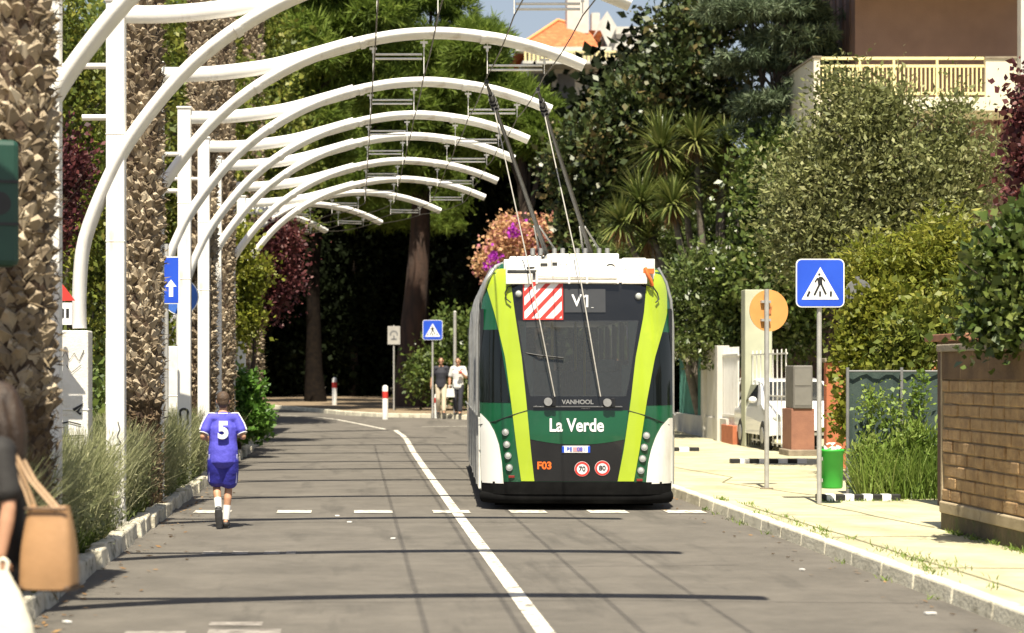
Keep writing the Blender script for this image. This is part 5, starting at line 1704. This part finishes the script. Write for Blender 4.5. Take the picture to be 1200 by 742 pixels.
b = MB(); b.b2((-.9, 45.38 - 46.6, 10.15), (3.9, 0, 10.4)); b.build('shade_overhang', M['cream'], root, .01)  # unseen overhang, added and sized to shade the wall behind the railing
b = MB(); b.b2((-1.7, -1.9, 14), (15, 10, 14.3)); b.build('roof', M['roof_tile'], root)

# distant house with the orange roof
Yh = 108.0; s_ = FPX / Yh
root = thing('town_house', 'distant cream house with orange tiled hip roof and white chimneys', 'house', (at(690, 0, Yh).x, Yh, g(Yh)), 0)
z_e = at(0, 56, Yh).z - root.location.z; z_r = at(0, 7, Yh).z - root.location.z
def hx(px): return (px - 690) / s_
b = MB(); b.b2((hx(622), .6, 0), (hx(790), 9, z_e)); b.build('wall', M['house_cream'], root)
b = MB()
xa, xb_ = hx(606), hx(742)
b.add([(xa, 0, z_e), (hx(700), 0, z_e), (hx(664), 4.6, z_r), (xa, 9.6, z_e), (hx(720), 9.6, z_e), (hx(668), 5.0, z_r), (hx(700), 4.6, z_r - .5), (hx(745), 4.6, z_r - .6), (hx(745), 9.6, z_e), (hx(708), 0, z_e)],
      [(0, 1, 9, 6, 2), (0, 2, 5, 3), (3, 5, 4), (2, 6, 7, 8, 5)])
b.build('roof', M['roof_tile'], root)
b = MB(); b.tube([(xa, 0, z_e + .05), (hx(664), 4.6, z_r + .05)], .09, 6); b.tube([(hx(664), 4.6, z_r + .05), (hx(700), 4.6, z_r - .42)], .09, 6); b.build('ridge', mat('ridge', (.66, .32, .12), None, .9), root)
b = MB(); b.b2((hx(672), 3.2, z_r - .9), (hx(698), 4.2, z_r + 1.2)); b.b2((hx(706), 4.9, z_r - .6), (hx(716), 5.7, z_r + .5)); b.build('chimney', M['wall_white'], root)
b = MB(); b.add([(hx(702), -.2, z_e + 1.0), (hx(711), -.2, z_e + 1.9), (hx(722), -.2, z_e + 1.1), (hx(712), -.2, z_e), (hx(702), 3, z_e + 1.0), (hx(711), 3, z_e + 1.9), (hx(722), 3, z_e + 1.1), (hx(712), 3, z_e)], [(3, 2, 1, 0), (0, 1, 5, 4), (1, 2, 6, 5), (2, 3, 7, 6)])
b.b2((hx(714), .2, z_e - .1), (hx(770), 4, z_e + 1.15)); b.build('gable', M['wall_white'], root)
b = MB(); b.b2((hx(722), .15, z_e + .45), (hx(742), .2, z_e + .75)); b.build('attic_window', M['grey_box'], root)
b = MB(); b.b2((xa - .1, -.3, z_e - .2), (hx(716), .6, z_e)); b.build('cornice', M['wall_white'], root)
zr0 = at(0, 76, Yh).z - root.location.z; zr1 = at(0, 66, Yh).z - root.location.z
b = MB(); b.b2((hx(610), -1.4, zr0 - .15), (hx(720), .6, zr0)); b.build('balcony_slab', M['wall_white'], root)
b = MB(); b.b2((hx(612), -1.35, zr1), (hx(718), -1.29, zr1 + .08))
x = hx(612)
while x < hx(718):
    b.b2((x, -1.34, zr0), (x + .1, -1.3, zr1)); x += .22
b.build('railing', M['rail_yellow'], root)
for px in (628, 655, 690):
    b = MB(); b.b2((hx(px), .52, zr0 - 3.2), (hx(px) + .9, .59, zr0 - .4)); f = b.build('window', M['grey_box'], root)
    b = MB(); b.b2((hx(px) - .1, .5, zr0 - 3.3), (hx(px) + 1.0, .515, zr0 - 3.2)); b.build('sill', M['wall_white'], f)

# ------------------------------------------------------------------ vegetation
GP = 'umbrella pines over the far junction'
def pine(label, bx_, Y, lst, seed, n=4600, r0=.35, bark='bark', blades=14):
    return tree('pine_tree', label, 'pine tree', Y, lst, bx_, M['pine'], M[bark], seed, n, blades, 0, .42, .022, r0, GP, 'tuft', dep=1.05, up=.5, shell=.3, lump=.4)


pine('bright pine canopy behind the upper left arches, nearest the palms', -5.2, 64, [(345, 40, 70, 70), (400, 90, 75, 80), (370, 170, 50, 50, 2), (440, 20, 70, 60), (350, -25, 70, 50), (430, -40, 80, 50)], 21)
pine('tall pine with thick reddish trunk beside the small grey sign', 2.05, 71, [(470, 90, 85, 85), (540, 80, 70, 75), (480, 180, 75, 50), (420, 200, 70, 45), (560, 150, 60, 50), (505, 0, 55, 50)], 22, 6400, .52, 'bark_red')
pine('lower pine canopy left of the orange roof', 6.4, 67, [(595, 125, 42, 42), (635, 145, 32, 38), (560, 70, 34, 42), (615, 165, 34, 28), (575, 150, 40, 30)], 23, 4200, .3)
# shaded pines behind, sharing one mesh
pr0, _ = pine('dim pine in the shade behind the big trunk, first of the far rows', -1.5, 80, [(330, 90, 120, 110), (420, 120, 130, 100), (430, 200, 120, 60), (300, 200, 90, 60)], 24, 3600, .35, 'bark_shaded')
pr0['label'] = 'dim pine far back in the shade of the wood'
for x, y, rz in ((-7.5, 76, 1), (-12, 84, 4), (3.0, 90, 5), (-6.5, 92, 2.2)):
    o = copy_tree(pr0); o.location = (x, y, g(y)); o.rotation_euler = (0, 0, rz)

GD = 'dark evergreens closing the wood'
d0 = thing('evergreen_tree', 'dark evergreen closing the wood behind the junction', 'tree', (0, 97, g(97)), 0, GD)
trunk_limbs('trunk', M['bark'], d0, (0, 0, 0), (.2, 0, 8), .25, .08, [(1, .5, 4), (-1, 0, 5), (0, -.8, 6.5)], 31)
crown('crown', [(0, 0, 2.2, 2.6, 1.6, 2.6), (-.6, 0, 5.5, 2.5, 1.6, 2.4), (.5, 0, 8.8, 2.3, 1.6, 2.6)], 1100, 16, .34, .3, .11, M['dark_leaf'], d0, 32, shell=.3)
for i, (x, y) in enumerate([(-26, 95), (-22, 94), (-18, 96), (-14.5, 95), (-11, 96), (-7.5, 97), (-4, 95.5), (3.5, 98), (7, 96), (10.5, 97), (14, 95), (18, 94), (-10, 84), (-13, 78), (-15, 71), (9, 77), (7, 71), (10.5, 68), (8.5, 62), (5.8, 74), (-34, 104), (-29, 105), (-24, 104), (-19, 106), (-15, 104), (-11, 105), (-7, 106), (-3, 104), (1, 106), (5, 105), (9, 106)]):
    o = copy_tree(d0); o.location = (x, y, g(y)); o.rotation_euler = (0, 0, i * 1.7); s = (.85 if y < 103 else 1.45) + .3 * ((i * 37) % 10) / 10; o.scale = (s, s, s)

# left background trees
tree('broadleaf_tree', 'olive-green leafy tree behind the nearest palm trunk', 'tree', 36, [(60, 50, 70, 90), (115, 130, 60, 90), (95, 260, 65, 90), (110, 380, 60, 80), (30, 180, 60, 90)], -5.1, M['midleaf'], M['bark_grey'], 41, 900, 22, .22, .11, .035, .16)
tree('broadleaf_tree', 'dense green tree between the second and third palm trunks', 'tree', 46, [(195, 50, 70, 80), (200, 190, 60, 90), (190, 330, 55, 100), (250, 110, 60, 100), (250, 250, 40, 90)], -4.6, M['midleaf'], M['bark_grey'], 42, 1000, 22, .25, .13, .042, .18)
tree('broadleaf_tree', 'yellowish green tree high up between far palms and the first pine', 'tree', 57, [(300, 50, 50, 90), (320, 160, 45, 70), (285, 200, 45, 90), (270, 90, 50, 90), (330, 240, 30, 50)], -3.6, M['midleaf'], M['bark_grey'], 43, 900, 20, .28, .15, .05, .2)
tree('purple_plum', 'dark red plum foliage showing behind the nearest palm', 'tree', 33, [(72, 215, 26, 60), (60, 270, 24, 40)], -4.7, M['prunus'], M['bark'], 44, 260, 20, .13, .08, .03, .07)
tree('purple_plum', 'dark red plum tree overhanging the road beside the last palm', 'tree', 48, [(318, 300, 32, 40), (300, 345, 28, 35), (330, 330, 18, 30), (330, 275, 24, 24)], -2.55, M['prunus'], M['bark'], 45, 620, 20, .17, .09, .034, .08)
tree('lime_shrub', 'yellow-green shrub climbing the fourth palm trunk', 'shrub', 43, [(272, 290, 26, 32), (265, 335, 22, 34), (280, 375, 30, 24), (296, 325, 14, 20)], -2.75, M['limeleaf'], M['bark'], 46, 430, 20, .15, .10, .036, .05)
tree('green_bush', 'bright green rounded bush on the left verge behind the boy', 'bush', 41, [(288, 470, 26, 26), (280, 490, 24, 20), (300, 490, 14, 22), (275, 455, 16, 14)], -2.3, M['brightleaf'], M['bark'], 47, 420, 20, .1, .11, .038, .04)
tree('dark_bush', 'dark bush behind the two distant pedestrians', 'bush', 66, [(530, 400, 40, 40), (545, 440, 34, 40), (500, 440, 24, 30)], 3.2, M['laurel'], M['bark'], 48, 400, 18, .22, .14, .045, .06)

# hedge on the far side of the verge
root = thing('hedge', 'dark green hedge along the garden edge behind the palms', 'hedge', (-4.4, 20, .1), 0)
crown('foliage', [(-.0 - .25 * math.sin(k), k * 1.1, 1.0 + .25 * math.sin(k * 1.9), .8, 1.0, 1.2) for k in range(0, 36)], 2400, 16, .2, .11, .035, M['laurel'], root, 51, shell=.5)
b = MB()
for k in range(0, 36, 2):
    b.tube([(0, k * 1.1, 0), (.05, k * 1.1 + .1, 1.0)], [.03, .015], 6)
b.build('stems', M['bark'], root)

# right side
tree('magnolia_tree', 'tall glossy dark magnolia rising behind the bus', 'tree', 56, [(690, 195, 44, 62), (735, 150, 44, 58), (795, 70, 56, 66), (830, 15, 58, 56), (690, 262, 40, 36), (840, 110, 52, 55), (770, 150, 56, 56), (760, 230, 60, 60), (720, 320, 50, 60)], 7.3, M['magnolia'], M['bark'], 61, 1700, 20, .26, .19, .062, .2)
rt, bl = tree('cedar_tree', 'blue-grey cedar left of the villa balcony', 'tree', 47.6, [(880, 15, 75, 16), (925, 45, 62, 14), (885, 75, 60, 13), (940, 95, 45, 12), (890, 120, 52, 14), (940, 15, 45, 14), (900, 160, 60, 20), (965, 60, 26, 14), (960, 20, 30, 14)], 9.3, M['cedar'], M['bark'], 62, 2600, 16, 0, .22, .014, .22, None, 'tuft', dep=1.0, up=.1, out=.9, shell=.2, lump=.5)
tree('laurel_shrub', 'dark shrubs filling the space under the yucca heads', 'shrub', 53.5, [(720, 330, 50, 60), (770, 330, 50, 66), (815, 300, 50, 60), (860, 300, 40, 60), (800, 385, 50, 36)], 8.9, M['oleander'], M['bark'], 74, 1100, 18, .2, .12, .036, .08)
tree('laurel_tree', 'dark laurel mass in front of the cedar', 'tree', 47, [(912, 235, 50, 60), (925, 185, 45, 40), (935, 300, 70, 70), (900, 310, 50, 50)], 8.9, M['laurel'], M['bark'], 63, 1200, 20, .26, .15, .05, .16)
tree('olive_tree', 'grey-green olive-like tree spreading below the balcony', 'tree', 34, [(1000, 165, 60, 58), (965, 225, 70, 62), (1055, 205, 80, 62), (1120, 200, 60, 62), (1005, 290, 75, 48), (935, 275, 45, 55), (1095, 265, 55, 42), (985, 110, 26, 30), (1035, 130, 34, 30), (1115, 140, 22, 30)], 8.6, M['olive'], M['bark_grey'], 64, 2400, 22, .2, .10, .022, .17, None, 'leaf', shell=.35, lump=.45)
rt, bl = tree('oleander', 'dark oleander with white flowers behind the pale green pillar', 'shrub', 48, [(830, 335, 46, 56), (885, 345, 56, 58), (800, 385, 40, 40), (925, 385, 40, 44), (850, 400, 50, 30)], 9.2, M['oleander'], M['bark'], 65, 1000, 18, .2, .14, .032, .08)
crown('blossom', bl, 75, 5, .06, .09, .05, M['flower_white'], rt, 66, shell=.9, up=.2)
tree('bamboo', 'yellow-green bamboo clump right of the crossing sign', 'bamboo', 31, [(1060, 305, 50, 36), (1105, 300, 40, 36), (1020, 330, 32, 34), (1085, 350, 50, 34), (1125, 340, 26, 46)], 8.6, M['limeleaf'], M['bark_grey'], 67, 800, 20, .17, .13, .018, .05, None, 'leaf', up=-.1)
tree('climber', 'yellow-green climber hanging over the orange wall', 'climbing plant', 30, [(1013, 385, 26, 40), (1006, 440, 20, 46), (1042, 368, 30, 26), (1000, 490, 16, 30), (1040, 420, 24, 26)], 7.6, M['limeleaf'], M['bark'], 68, 520, 20, .13, .09, .036, .04)
tree('green_shrub', 'mid-green leafy shrub above the netting fence', 'shrub', 29, [(1075, 400, 40, 30), (1110, 380, 30, 40), (1050, 440, 30, 24)], 8.1, M['midleaf'], M['bark'], 69, 420, 18, .14, .09, .034, .05)
tree('ivy_tree', 'dark ivy-leaved tree overhanging the end of the block wall', 'tree', 18.3, [(1185, 335, 42, 52), (1205, 375, 40, 30), (1160, 380, 22, 20), (1215, 290, 40, 50)], 6.5, M['laurel'], M['bark'], 70, 420, 20, .1, .085, .036, .07)
tree('purple_plum', 'dark red plum branch entering at the upper right corner', 'tree', 22, [(1225, 130, 30, 56), (1217, 205, 26, 50), (1205, 245, 14, 20), (1225, 290, 24, 40)], 7.6, M['prunus'], M['bark'], 71, 330, 20, .11, .075, .03, .07)
rt, bl = tree('bougainvillea', 'pink and orange flowering bougainvillea behind the bus roof', 'flowering shrub', 63, [(612, 285, 34, 22), (578, 305, 18, 18), (640, 278, 24, 16), (598, 272, 18, 14)], 4.9, M['flower_mix'], M['bark'], 72, 620, 18, .17, .10, .045, .06)
crown('purple_blossom', px_blobs(62.2, [(602, 272, 9, 8), (578, 308, 8, 10)], rt.location), 16, 14, .09, .10, .045, M['flower_purple'], rt, 73)


# yuccas
def yucca(label, Y, heads, basex, seed):
    root = thing('yucca', label, 'yucca', (basex, Y, g(Y) + .1), 0, 'spiky yuccas behind the bus')
    rng = np.random.default_rng(seed)
    b = MB(); hp = []
    for px, py, r in heads:
        p = at(px, py, Y + rng.uniform(-.9, .3)) - root.location; hp.append((p, r * Y / FPX))
        q = Vector((p.x * .35, p.y * .3, p.z * .45))
        b.tube([(p.x * .1, 0, -.05), q, p.lerp(q, .3) + Vector((0, 0, -.1)), p], [.12, .10, .085, .06], 8)
    b.build('trunk', M['bark_grey'], root)
    for p, r in hp:
        n = 210
        el = rng.uniform(-.6, 1.45, n); az = rng.uniform(0, 2 * math.pi, n)
        D = np.stack([np.cos(el) * np.cos(az), np.cos(el) * np.sin(az), np.sin(el)], 1)
        L = r * 1.15 * (.75 + .4 * rng.random(n)); W = np.full(n, .026)
        side = unit(np.cross(D, np.array([0, 0, 1.0]) + .01))
        P = np.array(p)[None] + D * .05
        m = P + D * (L * .55)[:, None]; t = P + D * L[:, None] - np.array([0, 0, 1.0]) * (L * .14)[:, None]
        V = np.stack([P - side * W[:, None] * .7, P + side * W[:, None] * .7, m + side * W[:, None], m - side * W[:, None], t], 1).reshape(-1, 3)
        i0 = np.arange(n)[:, None] * 5
        F = np.concatenate([i0 + np.array([[0, 1, 2, 3]]), i0 + np.array([[3, 2, 4, 4]])])
        F4 = F[:n]; F3 = F[n:, :3]
        me = bpy.data.meshes.new('leaf_head')
        me.from_pydata(V.tolist(), [], F4.tolist() + F3.tolist()); me.materials.append(M['yucca']); me.update()
        o = bpy.data.objects.new('leaf_head', me); col.objects.link(o); o.parent = root
        n = 50
        el = rng.uniform(-1.5, -.9, n); az = rng.uniform(0, 2 * math.pi, n)
        D = np.stack([np.cos(el) * np.cos(az), np.cos(el) * np.sin(az), np.sin(el)], 1)
        V, F = leaf_quads(np.array(p)[None] + D * .05, D, r * (.5 + .5 * rng.random(n)), np.full(n, .02), rng)
        np_mesh('dead_leaves', V, F, M['dead_leaf'], root)
    return root


yucca('group of yucca heads high above the bus, left of the olive', 51.5, [(775, 175, 48), (815, 165, 36), (845, 205, 52), (852, 168, 34), (800, 215, 40), (870, 225, 36)], 9.0, 81)
yucca('lower yucca heads with brown dead leaves just above the bus roof', 50.0, [(752, 240, 46), (728, 262, 36), (788, 240, 36), (760, 280, 34)], 8.8, 82)


# grass and weeds
def blades(name, pts, L, W, m, seed, lean=.35, kind='stuff', seg_drop=.25):
    rng = np.random.default_rng(seed)
    n = len(pts)
    P = np.array(pts)
    D = unit(np.stack([rng.normal(size=n) * lean, rng.normal(size=n) * lean, np.ones(n)], 1))
    Ln = L * (.5 + .8 * rng.random(n)); Wn = W * (.7 + .6 * rng.random(n))
    az = rng.uniform(0, math.pi, n)
    side = np.stack([np.cos(az), np.sin(az), np.zeros(n)], 1)
    m1 = P + D * (Ln * .6)[:, None]
    hor = D.copy(); hor[:, 2] = 0
    t = P + D * Ln[:, None] + hor * (Ln * seg_drop)[:, None] - np.array([0, 0, 1]) * (Ln * seg_drop * .3)[:, None]
    V = np.stack([P - side * Wn[:, None], P + side * Wn[:, None], m1 + side * Wn[:, None] * .8, m1 - side * Wn[:, None] * .8, t + side * Wn[:, None] * .3, t - side * Wn[:, None] * .3], 1).reshape(-1, 3)
    i0 = np.arange(n)[:, None] * 6
    F = np.concatenate([i0 + np.array([[0, 1, 2, 3]]), i0 + np.array([[3, 2, 4, 5]])])
    o = np_mesh(name, V, F, m)
    return tag(o, kind=kind)


rng = np.random.default_rng(91)


def verge_pts(n, x0, x1, y0, y1, nclump, cr, hfun=None):
    cx_ = rng.uniform(x0, x1, nclump); cy_ = rng.uniform(y0, y1, nclump)
    i = rng.integers(0, nclump, n)
    x = cx_[i] + rng.normal(size=n) * cr; y = cy_[i] + rng.normal(size=n) * cr
    k = x < -2.36
    x, y = x[k], y[k]
    return np.stack([x, y, np.array([g(v) + .1 for v in y])], 1)


o = blades('tall_grass', verge_pts(42000, -3.3, -2.55, 12.0, 34, 240, .10), .95, .004, M['dry_grass'], 92, .26)
tag(o, 'tall dry grey-green grass along the left verge', 'grass')
o = blades('tall_grass', verge_pts(12000, -3.2, -2.5, 33, 50, 120, .12), .8, .008, M['dry_grass'], 93, .28)
tag(o, 'tall dry grass farther along the left verge', 'grass')
o = blades('short_grass', verge_pts(16000, -2.9, -2.38, 9, 45, 260, .12), .24, .005, M['green_grass'], 94, .5)
tag(o, 'short green grass beside the broken left kerb', 'grass')
# leafy seed tops in the tall grass
rngb = [(-2.68 + .18 * math.sin(k * 2.1), 12.6 + k * .5, .52 + .12 * math.sin(k * 1.3), .27, .36, .46) for k in range(50)]
o = crown('verge_shrubs', rngb, 4600, 16, .075, .06, .0055, M['dry_grass'], None, 95, up=.9, out=.3, shell=.3)
tag(o, 'grey-green feathery undergrowth between palms and kerb', 'undergrowth', None, 'stuff')
rngb = [(-2.62 + .12 * math.sin(k * 2.7), 12.4 + k * .62, .42 + .16 * math.sin(k * 1.9), .26, .36, .40) for k in range(44)]
o = crown('verge_bushes', rngb, 1500, 14, .07, .05, .013, M['sage'], None, 98, up=.7, out=.4, shell=.3)
tag(o, 'low sage-green bushes spilling along the left kerb', 'undergrowth', None, 'stuff')
# weeds at the netting fence
wb = px_blobs(26.05, [(1030, 566, 34, 18), (1068, 560, 28, 24), (1048, 540, 16, 24), (1090, 535, 12, 36), (1018, 535, 10, 26), (1070, 515, 9, 22)], (0, 0, 0), .38)
o = crown('weeds', wb, 460, 20, .08, .08, .012, M['weed'], None, 96, up=1.2, out=.3, shell=.2); tag(o, 'tall green weeds growing up the netting fence', 'weeds', None, 'stuff')
vb = px_blobs(26.3, [(1020, 480, 14, 40), (1045, 470, 10, 36), (1080, 470, 14, 40), (1062, 500, 20, 20)], (0, 0, 0), .15)
o = crown('creeping_vines', vb, 90, 12, .06, .06, .02, M['weed'], None, 196, up=.1, shell=.2); tag(o, 'thin creepers hanging on the green netting fence', 'creeper', None, 'stuff')
pts = [(6.35 + 1.35 * rng.random() ** 1.2, 25.75 + rng.normal() * .12, .12) for _ in range(900)]
o = blades('fence_grass', pts, .62, .007, M['weed'], 197, .3); tag(o, 'tall loose grass at the foot of the netting fence', 'grass')
pts = []
for k in range(46):
    y = rng.uniform(9, 26); x = 4.37 + rng.choice([-.02, .17, .19, .33]) + rng.normal() * .02
    c = rng.integers(6, 22)
    z = .0 if x < 4.4 else .12
    for _ in range(c):
        pts.append((x + rng.normal() * .035, y + rng.normal() * .09, z))
for k in range(26):
    y = rng.uniform(13, 20.6)
    for _ in range(rng.integers(8, 26)):
        pts.append((5.9 - abs(rng.normal()) * .04, y + rng.normal() * .07, .12))
for k in range(12):
    x = 5.7 + k * .09; pts += [(x + rng.normal() * .03, 25.1 + rng.normal() * .05, .12) for _ in range(9)]
for _ in range(160):
    pts.append((4.75 + rng.normal() * .1, 17.2 + rng.normal() * .7, .12))
o = blades('kerb_weeds', pts, .055, .005, M['weed'], 97, .7); tag(o, 'small weeds sprouting along the right kerb and wall foot', 'weeds')
# pavement cracks
strips('pavement_crack', [], M['tar']) if False else None


def cracks(name, lst, w, m, dz):
    V, F = [], []
    for pts in lst:
        v, f = strip(name, wob(pts, .025), w, dz, m)
        b0 = len(V); V += v; F += [tuple(i + b0 for i in q) for q in f]
    me = bpy.data.meshes.new(name); me.from_pydata(V, [], F); me.materials.append(m); me.update()
    o = bpy.data.objects.new(name, me); col.objects.link(o)
    return tag(o, kind='structure')


M['crack'] = mat('crack', (.13, .125, .06), (.22, .2, .12), .95, 20)
cracks('pavement_crack', [[(4.66, 24.5), (4.75, 20), (4.8, 16), (4.82, 12)], [(5.62, 27.9), (5.3, 29.5), (5.7, 31), (5.2, 36)], [(5.65, 27.7), (6.0, 26.2), (6.4, 25.4)], [(5.6, 24.7), (5.75, 22.5), (5.92, 20.9)], [(4.9, 33), (6.2, 33.1), (7.4, 33.3)], [(5.9, 39), (7.5, 39.2)], [(4.58, 13.4), (5.92, 13.5)], [(4.58, 16.6), (5.92, 16.5)], [(4.58, 19.7), (5.92, 19.8)], [(4.58, 22.8), (5.75, 22.7)], [(4.6, 26.4), (6.3, 26.5)], [(4.7, 29.9), (7.4, 30.0)]], .03, M['crack'], .1235)

# litter and dry leaves on the road edge
b = MB(); rng2 = random.Random(13)
for k in range(260):
    side = rng2.random() < .72
    y = rng2.uniform(12, 34)
    x = (-2.17 + abs(rng2.gauss(0, .22))) if side else rng2.uniform(3.8, 4.33)
    a = rng2.uniform(0, 6.28); s = rng2.uniform(.015, .04)
    c = Vector((x, y, .012)); u_ = Vector((math.cos(a), math.sin(a), rng2.uniform(-.3, .3))) * s; w_ = Vector((-math.sin(a), math.cos(a), rng2.uniform(-.3, .3))) * s * .6
    b.add([c - u_, c - w_, c + u_, c + w_], [(0, 1, 2, 3)])
tag(b.build('fallen_leaves', M['dead_leaf']), 'dry leaves scattered along the road edges', 'leaves', None, 'stuff')
b = MB()
for x, y in ((4.05, 14.4), (3.85, 17.6), (-.05, 23.2), (-1.95, 13.9), (-.2, 24.2), (.4, 20.9)):
    b.box((x, y, .012), (rng2.uniform(.04, .09), rng2.uniform(.03, .06), .012), 0, Matrix.Rotation(rng2.uniform(0, 3), 3, 'Z'))
tag(b.build('paper_scraps', M['cloth_white']), 'small white paper scraps lying on the road', 'litter', None, 'stuff')
